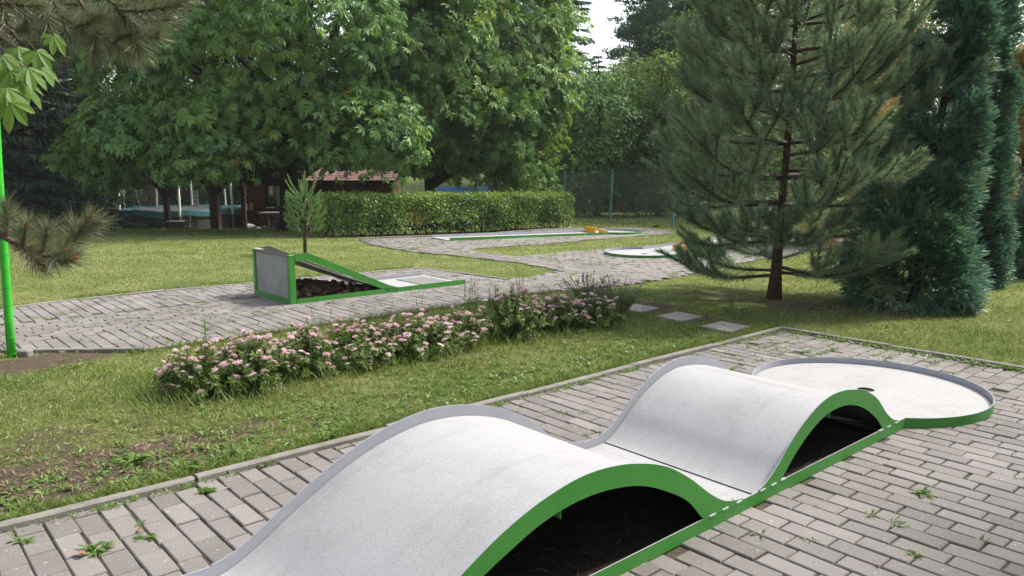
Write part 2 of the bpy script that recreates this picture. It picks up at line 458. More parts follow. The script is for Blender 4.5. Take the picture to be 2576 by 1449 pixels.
sun = bpy.data.objects.new('sun', bpy.data.lights.new('sun', 'SUN')); COL.objects.link(sun)
sun.data.energy = 2.2; sun.data.angle = math.radians(4); sun.data.color = (1, .93, .82)
ts = Vector((math.sin(SUN_AZ) * math.cos(SUN_EL), math.cos(SUN_AZ) * math.cos(SUN_EL), math.sin(SUN_EL)))
sun.rotation_euler = ts.to_track_quat('Z', 'Y').to_euler()
SC.view_settings.view_transform = 'Standard'; SC.view_settings.look = 'None'
SC.view_settings.exposure = 1.43; SC.view_settings.gamma = 1
SC.cycles.use_denoising = True
SC.cycles.max_bounces = 6; SC.cycles.diffuse_bounces = 3; SC.cycles.glossy_bounces = 2
SC.cycles.transmission_bounces = 3; SC.cycles.transparent_max_bounces = 8


# ------------------------------------------------------------ paved areas
def inpoly(x, y, P):
    P = np.asarray(P); r = np.zeros(len(x), bool); n = len(P)
    for i in range(n):
        x1, y1 = P[i]; x2, y2 = P[(i + 1) % n]
        c = (y1 > y) != (y2 > y)
        xi = x1 + (y - y1) / ((y2 - y1) if abs(y2 - y1) > 1e-9 else 1e-9) * (x2 - x1)
        r ^= c & (x < xi)
    return r


PXP = lambda L: [at(*p)[:2] for p in L]
POLY_FRONT = [uv2(-3., -3.47), uv2(6.24, -3.47), uv2(6.24, 3.2), uv2(-3., 3.2)]
POLY_RAMP = [uv2(1.25, -9.30), uv2(1.9, -9.42), uv2(6.5, -9.42), uv2(6.5, -6.47), uv2(1.70, -6.47), uv2(.96, -7.08), uv2(.3, -7.9)]
_low = [tuple(uv2(6.3, -6.47)), tuple(uv2(7.4, -6.25)), tuple(uv2(8.6, -6.35)), tuple(uv2(10.2, -6.7)), tuple(uv2(12.5, -7.)), tuple(uv2(17, -7.3)), tuple(uv2(17, -9.7))]
POLY_BACK = [tuple(p) for p in PXP([(905, 603), (1100, 597), (1440, 576), (1600, 573), (1685, 580), (1690, 588), (1526, 600), (1361, 615), (1223, 624), (1168, 630), (1294, 647), (1443, 633), (1664, 618), (1800, 608)])] + \
    _low[::-1] + [tuple(uv2(6.3, -7.5))] + [tuple(p) for p in PXP([(1287, 705), (1422, 684), (1306, 663), (1168, 646), (1030, 634), (930, 615)])]
POLYS = [POLY_FRONT, POLY_RAMP, POLY_BACK]


def paved(x, y, grow=0):
    r = np.zeros(len(x), bool)
    for P in POLYS: r |= inpoly(x, y, P)
    return r


def lay(poly, regions, name, seed, skip=None, bounds=(-99, 99, -99, 99)):
    """pavers of 20 x 10 cm in a running bond; each region: (test(u, v), long axis)"""
    rg = R(seed); mb = MB(); P = np.asarray(poly)
    U = P @ EU; V = P @ EV
    for test, ax in regions:
        if ax == 'v':
            iu = np.arange(math.floor(U.min() / .1) - 1, U.max() / .1 + 1); iv = np.arange(math.floor(V.min() / .2) - 2, V.max() / .2 + 2)
            a, b = np.meshgrid(iu, iv, indexing='ij'); u = a * .1 + .05; v = b * .2 + .1 + (a % 2) * .1 + .03 * np.sin(a * 1.7)
            lu, lv = .05, .1
        else:
            iu = np.arange(math.floor(U.min() / .2) - 2, U.max() / .2 + 2); iv = np.arange(math.floor(V.min() / .1) - 1, V.max() / .1 + 1)
            a, b = np.meshgrid(iu, iv, indexing='ij'); v = b * .1 + .05; u = a * .2 + .1 + (b % 2) * .1 + .02 * np.sin(b * 1.7)
            lu, lv = .1, .05
        u = u.ravel(); v = v.ravel()
        u0 = np.maximum(u - lu, bounds[0]); u1 = np.minimum(u + lu, bounds[1]); v0 = np.maximum(v - lv, bounds[2]); v1 = np.minimum(v + lv, bounds[3])
        u, v, lu, lv = (u0 + u1) / 2, (v0 + v1) / 2, (u1 - u0) / 2, (v1 - v0) / 2
        xy = uv2(u, v); ok = (lu > .02) & (lv > .02) & inpoly(xy[:, 0], xy[:, 1], poly) & test(u, v)
        if skip is not None: ok &= ~skip(u, v)
        u = u[ok]; v = v[ok]; lu = lu[ok]; lv = lv[ok]; n = len(u)
        g = .0037; ch = .0042
        du = lu - g + rg.normal(0, .0012, n); dv = lv - g + rg.normal(0, .0012, n)
        u = u + rg.normal(0, .0015, n); v = v + rg.normal(0, .0015, n)
        rot = rg.normal(0, .008, n); tx = rg.normal(0, .008, n); ty = rg.normal(0, .008, n); dz = rg.normal(0, .0016, n)
        vs = []
        for k, z in ((0, -.015), (0, -.0045), (1, 0.)):
            for su, sv in ((-1, -1), (1, -1), (1, 1), (-1, 1)):
                a_ = su * (du - k * ch); b_ = sv * (dv - k * ch)
                uu = u + a_ * np.cos(rot) - b_ * np.sin(rot); vv = v + a_ * np.sin(rot) + b_ * np.cos(rot)
                xy = uv2(uu, vv); zz = zt(xy[:, 0], xy[:, 1]) + .0145 + z + a_ * tx + b_ * ty + dz
                vs.append(np.c_[xy, zz])
        vs = np.stack(vs, 1).reshape(-1, 3)
        q0 = []
        for k in (0, 4):
            for i in range(4):
                j = (i + 1) % 4; q0.append([k + i, k + 4 + i, k + 4 + j, k + j])
        q0.append([8, 11, 10, 9])
        q = (np.arange(n)[:, None, None] * 12 + np.array(q0)[None]).reshape(-1, 4)
        tint = np.clip(rg.normal(.5, .24, n), 0, 1)
        mb.add(vs, q, c=np.repeat(tint, 12))
    o = mb.build(name, MT['paver']); kind(o, 'structure')
    # bedding that shows in the joints
    x0, y0 = P.min(0); x1, y1 = P.max(0); s = .12
    X, Y = np.meshgrid(np.arange(x0, x1, s), np.arange(y0, y1, s)); X = X.ravel(); Y = Y.ravel()
    ok = inpoly(X + s / 2, Y + s / 2, poly); X = X[ok]; Y = Y[ok]; b = MB()
    vv = np.stack([np.c_[X + i, Y + j, zt(X + i, Y + j) + .0055] for i, j in ((0, 0), (s, 0), (s, s), (0, s))], 1).reshape(-1, 3)
    b.add(vv, np.arange(4 * len(X)).reshape(-1, 4))
    kind(b.build('joint_soil', MT['joint']), 'structure')
    return o


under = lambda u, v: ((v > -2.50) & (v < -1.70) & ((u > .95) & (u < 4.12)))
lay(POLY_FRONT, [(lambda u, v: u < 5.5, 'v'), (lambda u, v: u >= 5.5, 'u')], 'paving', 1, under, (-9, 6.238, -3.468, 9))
lay(POLY_RAMP, [(lambda u, v: v > -7.45, 'v'), (lambda u, v: (v <= -7.45) & (v > -8.35), 'u'), (lambda u, v: v <= -8.35, 'v')], 'paving', 2, None, (-9, 6.498, -9.418, -6.472))
lay(POLY_BACK, [(lambda u, v: (u < 9) , 'v'), (lambda u, v: u >= 9, 'u')], 'paving', 3)


# ------------------------------------------------------------------- kerbs
def kerb(pts, name='kerb', seed=0, up=.036, wd=.05):
    rg = R(seed); mb = MB()
    pts = [np.asarray(p, float)[:2] for p in pts]
    for a, b in zip(pts[:-1], pts[1:]):
        L = np.linalg.norm(b - a); n = max(1, round(L / 1.0)); d = (b - a) / L; s = np.array([-d[1], d[0]])
        for i in range(n):
            p = a + d * (L * i / n + .004); q = a + d * (L * (i + 1) / n - .004); h = up + rg.normal(0, .005); off = s * rg.normal(0, .004)
            k = 6; vs = []; tt = np.linspace(0, 1, k)
            ang = rg.normal(0, .004)
            for t in tt:
                c = p + (q - p) * t + off; z = float(zt(*c)); hh = h + ang * (t - .5) * 2 + rg.normal(0, .001)
                for sx, zz in ((-wd / 2, -.06), (wd / 2, -.06), (wd / 2, hh - .006), (wd / 2 - .006, hh), (-wd / 2 + .006, hh), (-wd / 2, hh - .006)):
                    vs.append([*(c + s * sx), z + zz])
            qd = []
            for j in range(k - 1):
                for m_ in range(6):
                    m2 = (m_ + 1) % 6; qd.append([j * 6 + m_, j * 6 + m2, j * 6 + 6 + m2, j * 6 + 6 + m_])
            e = (k - 1) * 6
            qd += [[0, 5, 4, 1], [1, 4, 3, 2], [e, e + 1, e + 4, e + 5], [e + 1, e + 2, e + 3, e + 4]]
            mb.add(vs, qd, c=rg.uniform(.3, .7))
    return kind(mb.build(name, MT['kerb']), 'structure')


kerb([uv2(-3., -3.50), uv2(6.27, -3.50), uv2(6.27, 3.2)], seed=1)
kerb([uv2(.3, -7.9), uv2(1.25, -9.33), uv2(1.9, -9.45), uv2(6.53, -9.45), uv2(6.53, -7.53), uv2(7.9, -7.55)], seed=2, up=.022)
kerb([uv2(.9, -7.1), uv2(1.72, -6.44), uv2(5.2, -6.44)], seed=3, up=.02)
kerb(PXP([(905, 604), (1100, 597), (1442, 576)]), seed=4, up=.05)
kerb(PXP([(1168, 630), (1294, 647)]), seed=5, up=.015)
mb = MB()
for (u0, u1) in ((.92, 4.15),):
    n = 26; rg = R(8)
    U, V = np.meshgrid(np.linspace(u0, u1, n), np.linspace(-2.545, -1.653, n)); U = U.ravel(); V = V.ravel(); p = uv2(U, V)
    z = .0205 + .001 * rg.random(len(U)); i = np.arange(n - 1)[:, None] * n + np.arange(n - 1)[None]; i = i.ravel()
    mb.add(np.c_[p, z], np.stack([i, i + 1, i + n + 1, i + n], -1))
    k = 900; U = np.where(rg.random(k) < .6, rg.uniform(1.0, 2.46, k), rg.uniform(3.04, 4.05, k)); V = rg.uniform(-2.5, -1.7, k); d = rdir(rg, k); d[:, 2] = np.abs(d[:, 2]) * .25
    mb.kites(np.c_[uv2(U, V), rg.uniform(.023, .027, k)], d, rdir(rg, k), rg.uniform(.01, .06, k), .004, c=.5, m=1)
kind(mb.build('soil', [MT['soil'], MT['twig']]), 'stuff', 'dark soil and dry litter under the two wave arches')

# ------------------------------------------------------------------ ground
BARE = [(60, 1215, .5, .85), (200, 1190, .5, .85), (420, 1135, .45, .75), (620, 1085, .4, .6), (800, 1050, .3, .45), (120, 1110, .5, .55), (350, 1060, .4, .45), (130, 905, .30, 1.1), (50, 920, .3, 1.1), (230, 897, .22, .8),
        (1700, 722, .6, .4), (1830, 742, .7, .6), (1980, 765, .6, .7), (2150, 775, .7, .5), (2280, 790, .5, .6), (1540, 690, .6, .32), (1640, 772, .35, .9), (1575, 760, .3, .8),
        (1735, 800, .36, .8), (1840, 828, .25, .7), (1060, 800, .2, .4), (620, 985, .4, .45), (900, 945, .4, .35), (1200, 890, .4, .35), (1450, 850, .4, .4), (1320, 650, .5, .35), (1180, 632, .5, .4), (2400, 800, .5, .45)]
BARE = [(*at(a, b)[:2], r, s) for a, b, r, s in BARE] + [(*uv2(u_, -3.66), .22, .38) for u_ in np.arange(-1, 6.2, .35)]


def bare(x, y):
    r = np.zeros(np.shape(x))
    for bx, by, rr, s in BARE:
        r = np.maximum(r, s * np.exp(-((x - bx) ** 2 + (y - by) ** 2) / (rr * rr)))
    return np.clip(r, 0, 1)


xs = np.concatenate([[-110, -85, -70, -60, -40, -30, -24, -20, -17, -14, -12, -10.5, -9, -8], np.arange(-7, 7.01, .09), [8, 9, 10.5, 12, 14, 17, 20, 25, 32, 42, 60, 70, 85, 110]])
ys = np.concatenate([[-60, -50, -40, -20, -10, -6, -4, -2, 0, 1], np.arange(1.6, 13, .09), np.arange(13, 24, .5), np.arange(24, 64, 1.5), [70, 85, 100, 120]])
X, Y = np.meshgrid(xs, ys); nx, ny = len(xs), len(ys)
Zg = zt(X, Y) + np.where((np.abs(X) < 7) & (Y > 1) & (Y < 13), .006 * np.sin(X * 7 + np.sin(Y * 5) * 2) * np.sin(Y * 6) - .002, 0)
pv = paved(X.ravel(), Y.ravel()).reshape(X.shape)
Zg = np.where(pv, zt(X, Y) - .012, np.minimum(Zg, zt(X, Y) + .004))
i = (np.arange(ny - 1)[:, None] * nx + np.arange(nx - 1)[None]).ravel()
g = MB().add(np.c_[X.ravel(), Y.ravel(), Zg.ravel()], np.stack([i, i + 1, i + nx + 1, i + nx], -1), c=bare(X, Y).ravel())
kind(g.build('lawn', MT['lawn'], smooth=True), 'structure')


hzb = MB().box((-118, -66, -2.6), (118, 128, 24)).build('haze', []); kind(hzb, 'stuff', 'thin pale summer haze in the air over the whole park')
m = bpy.data.materials.new('haze_air'); m.use_nodes = True; nt = m.node_tree; nt.nodes.remove(nt.nodes['Principled BSDF'])
pv_ = nd(nt, 'ShaderNodeVolumePrincipled'); pv_.inputs['Density'].default_value = .0005; pv_.inputs['Color'].default_value = (.93, .96, 1., 1); pv_.inputs['Anisotropy'].default_value = .1
nt.links.new(pv_.outputs[0], nt.nodes['Material Output'].inputs['Volume']); hzb.data.materials.clear(); hzb.data.materials.append(m)

# ------------------------------------------------------------ minigolf lanes
HW = .455


def lane_root(name, label, u, v, slope=0., dth=0., z=None, group='minigolf lanes'):
    p = uv2(u, v); zz = float(zt(*p)) + .012 if z is None else z
    o = thing(name, label, 'minigolf lane', (p[0], p[1], zz), 0, group)
    o.rotation_euler = (0, -slope, TH + dth)
    return o


def rail(par, s0, s1, side, h=.057, name='side_rail', mats=('green', 'rail'), x=None):
    mb = MB(); y = side * HW; t = .0025
    v = np.array([[s0, y - t, 0], [s1, y - t, 0], [s1, y + t, 0], [s0, y + t, 0], [s0, y - t, h], [s1, y - t, h], [s1, y + t, h], [s0, y + t, h]])
    out, inn = 0, 1
    m = [0, 1, out if side < 0 else inn, 0, inn if side < 0 else out, 0]
    mb.add(v, [[0, 3, 2, 1], [4, 5, 6, 7], [0, 1, 5, 4], [1, 2, 6, 5], [2, 3, 7, 6], [3, 0, 4, 7]], m=m)
    return mb.build(name, [MT[mats[0]], MT[mats[1]]], par)


def circle_rim(par, r=.7, h=.057, ang0=None):
    a0 = math.asin(HW / r) if ang0 is None else ang0
    a = np.linspace(PI - a0, -PI + a0, 97); mb = MB(); t = .0025
    c = np.stack([np.cos(a), np.sin(a)], -1); n = len(a)
    vs = np.concatenate([np.c_[c * (r + t), np.zeros(n)], np.c_[c * (r + t), np.full(n, h)], np.c_[c * (r - t), np.full(n, h)], np.c_[c * (r - t), np.zeros(n)]])
    j = np.arange(n - 1); q = []; m = []
    for k, mm in ((0, 0), (1, 1), (2, 1)):
        q.append(np.stack([k * n + j, k * n + j + 1, (k + 1) * n + j + 1, (k + 1) * n + j], -1)); m += [mm] * (n - 1)
    mb.add(vs, np.vstack(q), m=np.array(m))
    return mb.build('circle_rim', [MT['green'], MT['rail']], par, smooth=False)


def circle_floor(par, r=.694, z=.016, hole=.05, ctr=(0, 0)):
    a = np.linspace(0, 2 * PI, 73)[:-1]; n = 72; c = np.stack([np.cos(a), np.sin(a)], -1); mb = MB()
    cc = np.array(ctr)
    vs = np.concatenate([np.c_[c * hole + cc, np.full(n, z)], np.c_[c * r, np.full(n, z)], np.c_[c * r, np.full(n, z - .01)]])
    j = np.arange(n); j2 = (j + 1) % n
    mb.add(vs, np.vstack([np.stack([j2, j, n + j, n + j2], -1), np.stack([n + j2, n + j, 2 * n + j, 2 * n + j2], -1)]))
    o = mb.build('circle_floor', MT['deck'], par)
    hb = MB(); vs = np.concatenate([np.c_[c * hole + cc, np.full(n, z - .001)], np.c_[c * hole + cc, np.full(n, z - .011)], [[*cc, z - .011]]])
    hb.add(vs, np.stack([j, j2, n + j2, n + j], -1), np.stack([n + j, n + j2, np.full(n, 2 * n)], -1))
    hb.build('hole', MT['hole'], par)
    return o


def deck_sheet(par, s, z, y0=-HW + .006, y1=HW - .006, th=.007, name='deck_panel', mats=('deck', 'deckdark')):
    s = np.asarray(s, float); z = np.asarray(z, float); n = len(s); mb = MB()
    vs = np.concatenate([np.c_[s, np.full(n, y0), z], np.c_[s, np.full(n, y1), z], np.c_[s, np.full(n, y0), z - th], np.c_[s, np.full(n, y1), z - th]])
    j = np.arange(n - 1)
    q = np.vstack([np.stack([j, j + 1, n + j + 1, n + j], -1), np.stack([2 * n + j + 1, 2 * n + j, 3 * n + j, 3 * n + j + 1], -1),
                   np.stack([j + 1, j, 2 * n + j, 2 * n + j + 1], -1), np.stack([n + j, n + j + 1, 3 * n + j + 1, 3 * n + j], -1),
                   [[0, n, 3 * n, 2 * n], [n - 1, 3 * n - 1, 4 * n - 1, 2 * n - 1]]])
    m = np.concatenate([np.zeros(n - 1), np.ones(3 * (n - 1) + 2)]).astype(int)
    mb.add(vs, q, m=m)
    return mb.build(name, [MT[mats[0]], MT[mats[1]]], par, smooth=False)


# --- the double wave lane in front
W1 = np.array([(-4.02, .062), (-3.97, .072), (-3.88, .112), (-3.755, .188), (-3.62, .265), (-3.48, .335), (-3.37, .376), (-3.25, .407), (-3.12, .425), (-2.98, .420), (-2.83, .392), (-2.66, .332), (-2.52, .248), (-2.375, .142), (-2.29, .094), (-2.19, .068), (-2.15, .063)])
W2 = np.array([(-2.03, .063), (-1.985, .076), (-1.885, .132), (-1.795, .205), (-1.685, .275), (-1.54, .338), (-1.41, .363), (-1.31, .362), (-1.18, .344), (-1.03, .302), (-.90, .234), (-.79, .142), (-.70, .086), (-.62, .062)])
I1 = np.array([(-3.86, .057), (-3.70, .148), (-3.53, .235), (-3.43, .276), (-3.31, .318), (-3.18, .341), (-3.05, .345), (-2.94, .333), (-2.82, .306), (-2.66, .237), (-2.52, .150), (-2.43, .057)])
I2 = np.array([(-1.85, .057), (-1.72, .16), (-1.565, .243), (-1.45, .277), (-1.36, .285), (-1.27, .281), (-1.18, .264), (-1.03, .208), (-.89, .122), (-.815, .057)])


def spl(P, x):
    """smooth interpolation (Catmull-Rom style Hermite) through the profile points"""
    X_, Y_ = P[:, 0], P[:, 1]
    d = np.gradient(Y_, X_); k = np.clip(np.searchsorted(X_, x) - 1, 0, len(X_) - 2)
    h = X_[k + 1] - X_[k]; t = np.clip((x - X_[k]) / h, 0, 1)
    return (2 * t ** 3 - 3 * t ** 2 + 1) * Y_[k] + (t ** 3 - 2 * t ** 2 + t) * h * d[k] + (-2 * t ** 3 + 3 * t ** 2) * Y_[k + 1] + (t ** 3 - t ** 2) * h * d[k + 1]


wv = lane_root('minigolf_lane', 'white double wave minigolf lane with green arched sides, nearest to the camera', float(np.array([2.28, 4.794]) @ EU), float(np.array([2.28, 4.794]) @ EV), z=.014)
rail(wv, -5.55, -.536, -1); rail(wv, -5.55, -.536, 1)
circle_rim(wv); circle_floor(wv)


def wave_panel(P, I, side):
    s = np.linspace(P[0, 0], P[-1, 0], 90); zo = spl(P, s)
    zi = np.where((s > I[0, 0]) & (s < I[-1, 0]), spl(I, s), .0575); zi = np.maximum(zi, .0575)
    zo = np.maximum(zo, zi + .003)
    n = len(s); y = side * HW; t = .0025; mb = MB()
    ya, yb = y - t, y + t
    vs = np.concatenate([np.c_[s, np.full(n, ya), zi], np.c_[s, np.full(n, ya), zo], np.c_[s, np.full(n, yb), zo], np.c_[s, np.full(n, yb), zi]])
    j = np.arange(n - 1); a, b = (0, 1) if side < 0 else (1, 0)
    q = []; m = []
    for k, mm in ((0, a), (1, 1), (2, b), (3, 0)):
        k2 = (k + 1) % 4; q.append(np.stack([k * n + j + 1, k * n + j, k2 * n + j, k2 * n + j + 1], -1)); m += [mm] * (n - 1)
    q = np.vstack(q)[:, ::-1]
    mb.add(vs, q, m=np.array(m))
    o = mb.build('arch_side_panel', [MT['green'], MT['rail']], wv)
    wb = MB()
    feet = [P[0, 0] + .03, P[0, 0] + .12, P[0, 0] + .2, P[-1, 0] - .03, P[-1, 0] - .13, P[-1, 0] - .22]
    if side < 0:
        for f in feet: MB().box((f - .020, y - .006, .054), (f + .020, y + .004, .060)).build('weld_seam', MT['weld'], o)
    return o


for P, I in ((W1, I1), (W2, I2)):
    for sd in (-1, 1): wave_panel(P, I, sd)
DD = .05
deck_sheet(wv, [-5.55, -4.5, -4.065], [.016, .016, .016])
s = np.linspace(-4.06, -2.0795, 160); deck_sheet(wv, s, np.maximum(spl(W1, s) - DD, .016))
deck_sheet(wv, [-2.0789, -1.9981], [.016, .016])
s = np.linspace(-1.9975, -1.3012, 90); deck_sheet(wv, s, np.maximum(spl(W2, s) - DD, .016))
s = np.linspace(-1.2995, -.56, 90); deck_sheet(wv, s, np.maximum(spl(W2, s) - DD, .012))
for x0, x1, P in ((-3.9, -2.4, W1), (-1.88, -.8, W2)):   # dark board added behind each arch keeps its inside dark, tabs under the crest
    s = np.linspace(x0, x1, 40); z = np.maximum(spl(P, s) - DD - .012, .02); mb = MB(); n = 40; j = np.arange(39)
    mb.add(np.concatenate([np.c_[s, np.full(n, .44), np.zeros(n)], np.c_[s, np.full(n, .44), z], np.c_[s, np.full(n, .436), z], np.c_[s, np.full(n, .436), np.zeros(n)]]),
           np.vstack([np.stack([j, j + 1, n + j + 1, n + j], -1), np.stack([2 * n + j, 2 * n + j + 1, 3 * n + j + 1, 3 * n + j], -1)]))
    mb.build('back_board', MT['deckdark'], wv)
for x, z in ((-3.22, .335), (-1.42, .28)):
    mb = MB(); mb.box((x, -.452, z - .03), (x + .004, -.40, z + .02)); mb.build('bracket', MT['green'], wv)
for x, y in ((-2.16, .38), (-1.93, .38), (-2.1, -.38), (-2.05, -.1)):
    a = np.linspace(0, 2 * PI, 13)[:-1]; sb = MB(); sb.add(np.vstack([np.c_[x + .007 * np.cos(a), y + .007 * np.sin(a), np.full(12, .0185)], [[x, y, .019]]]), t=[[i, (i + 1) % 12, 12] for i in range(12)]); sb.build('screw', MT['steel'], wv)

# --- the ramp lane with its wedge of cones
rl = lane_root('minigolf_lane', 'low ramp minigolf lane with green wedge frame and grey end board', 3.52, -8.04)
HR = .44


def bar(par, pts, w, t, y, m='green', name='frame_bar', inner=None):
    """flat bar following pts (x, z) with depth w"""
    P = np.asarray(pts, float); mb = MB(); n = len(P)
    vs = np.concatenate([np.c_[P[:, 0], np.full(n, y - t), P[:, 1] - w], np.c_[P[:, 0], np.full(n, y - t), P[:, 1]], np.c_[P[:, 0], np.full(n, y + t), P[:, 1]], np.c_[P[:, 0], np.full(n, y + t), P[:, 1] - w]])
    j = np.arange(n - 1); q = []
    for k in range(4): q.append(np.stack([k * n + j, k * n + j + 1, (k + 1) % 4 * n + j + 1, (k + 1) % 4 * n + j], -1))
    q.append([[0, n, 2 * n, 3 * n], [n - 1, 4 * n - 1, 3 * n - 1, 2 * n - 1]])
    mb.add(vs, np.vstack(q)[:, ::-1])
    return mb.build(name, MT[m], par)


for sd in (-1, 1):
    y = sd * HR
    mb = MB().cbox((-.004, y - .03, 0), (.066, y + .03, .53), .004); mb.build('corner_post', MT['green'], rl)
    bar(rl, [(.067, .532), (.20, .545), (1.21, .095), (1.33, .056)], .078, .004, y - sd * -.03, 'green' if sd < 0 else 'deckdark', 'sloping_bar')  # far bar takes the dark material to imitate the shade on it
    bar(rl, [(.067, .056), (2.32, .056)], .056, .004, y - sd * -.03, 'green' if sd < 0 else 'rail', 'base_bar')
mb = MB().box((-.002, -HR + .031, 0), (.055, HR - .031, .058)); mb.build('base_bar', MT['green'], rl)
mb = MB().box((.012, -HR + .031, .0585), (.028, HR - .031, .503)); mb.build('end_board', MT['panelgrey'], rl)
t = np.linspace(0, 1, 30); xx = 1.36 * t; zz = np.maximum(np.interp(xx, [0, 1.21, 1.36], [.527, .066, .016]) - .025 * np.sin(PI * t), .016)
deck_sheet(rl, xx, zz, -HR + .01, HR - .01, .012, 'ramp_board', ('deck', 'panelgrey'))
deck_sheet(rl, [1.365, 2.31], [.016, .016], -HR + .01, HR - .01)
mb = MB().box((1.80, -.30, .0175), (2.22, .30, .024)); mb.build('tee_mat', MT['mat'], rl)
lid = MB().box((-.035, .22, .535), (.03, HR - .03, .543), M=None); lid.build('loose_top_board', MT['panelgrey'], rl)

# --- the long lane in front of the hedge
pa = at(1130.4, 608.2); pb = at(1533, 591.7)
d = pb[:2] - pa[:2]; ang = math.atan2(d[1], d[0]); Lb = float(np.linalg.norm(d))
dirb = d / Lb; nb = np.array([-dirb[1], dirb[0]])
jc = pb[:2] + nb * HW                       # axis at the junction
cb = jc + dirb * .532
slope = (float(zt(*cb)) - float(zt(*pa[:2]))) / (Lb + .5)
bl = thing('minigolf_lane', 'long white minigolf lane in front of the hedge with one yellow gate across it', 'minigolf lane', (cb[0], cb[1], float(zt(*cb)) + .014), 0, 'minigolf lanes')
bl.rotation_euler = (0, -math.atan(slope), ang)
LB = Lb + .53
rail(bl, -LB, -.532, -1, .07); rail(bl, -LB, -.532, 1, .07); circle_rim(bl, h=.07); circle_floor(bl)
deck_sheet(bl, [-LB, -LB * .5 - .003], [.014, .014]); deck_sheet(bl, [-LB * .5, -.56], [.014, .014])
gate = MB()
for y0, y1, h0, h1 in ((-.45, -.10, .10, .14), (.04, .45, .15, .165)):
    gate.add([[-.60, y0, .015], [-.60, y1, .015], [-.60, y1, h1], [-.60, y0, h0], [-.57, y0, .015], [-.57, y1, .015], [-.57, y1, h1], [-.57, y0, h0]],
             [[0, 3, 2, 1], [4, 5, 6, 7], [0, 1, 5, 4], [1, 2, 6, 5], [2, 3, 7, 6], [3, 0, 4, 7]])
gate.box((-.60, -.099, .105), (-.57, .039, .142))
gate.build('obstacle_board', MT['yellow'], bl)

# --- the lane whose target circle lies beside the pine
pc = at(1622, 641.5)
ph = at(1775.6, 645.0); q0 = at(1726.6, 650)
cc = at(1621, 642)[:2]
hl = thing('minigolf_lane', 'minigolf lane half hidden by the pine, its round target end facing the path', 'minigolf lane', (cc[0], cc[1], float(zt(*cc)) + .014), 0, 'minigolf lanes')
hl.rotation_euler = (0, .012, TH + PI + .02)
rail(hl, -4.4, -.532, -1, .065); rail(hl, -4.4, -.532, 1, .065); circle_rim(hl, h=.065); circle_floor(hl)
deck_sheet(hl, [-4.4, -.56], [.014, .014])
for x, y0, y1 in ((-.80, .02, .45), (-1.75, -.45, .02)):
    mb = MB().box((x - .05, y0, .015), (x, y1, .115)); mb.build('obstacle_board', MT['yellow'], hl)
# --- the lane behind the hedge
pd = at(832, 584)
xl = thing('minigolf_lane', 'minigolf lane behind the hedge, only its corner showing beside the sapling', 'minigolf lane', (pd[0], pd[1], pd[2] + .014), 0, 'minigolf lanes')
xl.rotation_euler = (0, .02, TH)
rail(xl, .0, 5.5, -1, .07); rail(xl, .0, 5.5, 1, .07); deck_sheet(xl, [0, 2.75], [.014, .014]); deck_sheet(xl, [2.754, 5.5], [.014, .014])

# --- stepping slabs
for px, py, lab, rz in ((1605, 779, 'flat square concrete stepping slab beside the lavender', .78), (1710, 800, 'square concrete stepping slab with dark front edge, middle of the three', .70), (1825, 826, 'square concrete stepping slab closest to the paved kerb corner', .74)):
    p = at(px, py); mb = MB().cbox((-.165, -.155, -.03), (.165, .155, .022), .006)
    o = mb.build('stepping_slab', MT['slab']); o.location = (p[0], p[1], p[2]); o.rotation_euler = (.01, -.008, rz); tag(o, lab, 'stepping stone', 'stepping slabs in the lawn')
SLABS = [at(*p)[:2] for p in ((1605, 779), (1710, 800), (1825, 826))]

# --- pine cones heaped under the ramp
def cone_mesh(seed):
    rg = R(seed); mb = MB(); n = 70; k = np.arange(n); t = (k + .5) / n; a = k * 2.39996
    r = .023 * np.sin(PI * np.clip(t * .92 + .08, 0, 1)) ** .7; z = -.032 + .066 * t
    rad = np.c_[np.cos(a), np.sin(a), np.zeros(n)]
    mb.kites(np.c_[rad[:, :2] * (r * .35)[:, None], z - .004], rad + np.array([0, 0, .55]), np.c_[-rad[:, :2] * .5, np.ones(n)], .019, .017, c=rg.uniform(.2, .8, n), mid=.65)
    aa = np.linspace(0, 2 * PI, 9)[:-1]; zz = np.linspace(-.032, .034, 6); rr = .016 * np.sin(PI * np.linspace(.1, .95, 6)) ** .6
    mb.tube(np.c_[np.zeros(6), np.zeros(6), zz], rr, 8)
    return mb.build('pine_cone', MT['cone'])


protos = [cone_mesh(k) for k in range(3)]
rg = R(5); cnt = 0; rm = Matrix.Translation(rl.location) @ Matrix.Rotation(TH, 4, 'Z')
for k in range(190):
    x = .08 + 1.0 * rg.random() ** 1.25; y = rg.uniform(-.40, .38); top = .17 * (1 - x / 1.15) * (1 - .55 * max(0, (-y - .15) / .28)) + .02
    z = rg.uniform(.02, 1.) * top if rg.random() < .35 else top
    p = rm @ Vector((x, y, z + .012))
    o = protos[k] if k < 3 else protos[k % 3].copy()
    if k >= 3: COL.objects.link(o)
    o.location = p; o.rotation_euler = (rg.uniform(0, 6), rg.uniform(0, 6), rg.uniform(0, 6)); sc = rg.uniform(.85, 1.25); o.scale = (sc, sc, sc * rg.uniform(.85, 1.15))
    tag(o, 'dry brown pine cone in the heap under the green ramp frame', 'pine cone', 'pine cones heaped under the ramp')

# ============================================================== vegetation
def cat_curve(P, n):
    """n points on a smooth curve through P"""
    P = np.asarray(P, float); k = len(P)
    if k == 2: return P[0] + (P[1] - P[0]) * np.linspace(0, 1, n)[:, None]
    L = np.r_[0, np.cumsum(np.linalg.norm(np.diff(P, axis=0), axis=1))]
    x = np.linspace(0, L[-1], n)
    return np.stack([spl(np.c_[L, P[:, i]], x) for i in range(3)], -1)


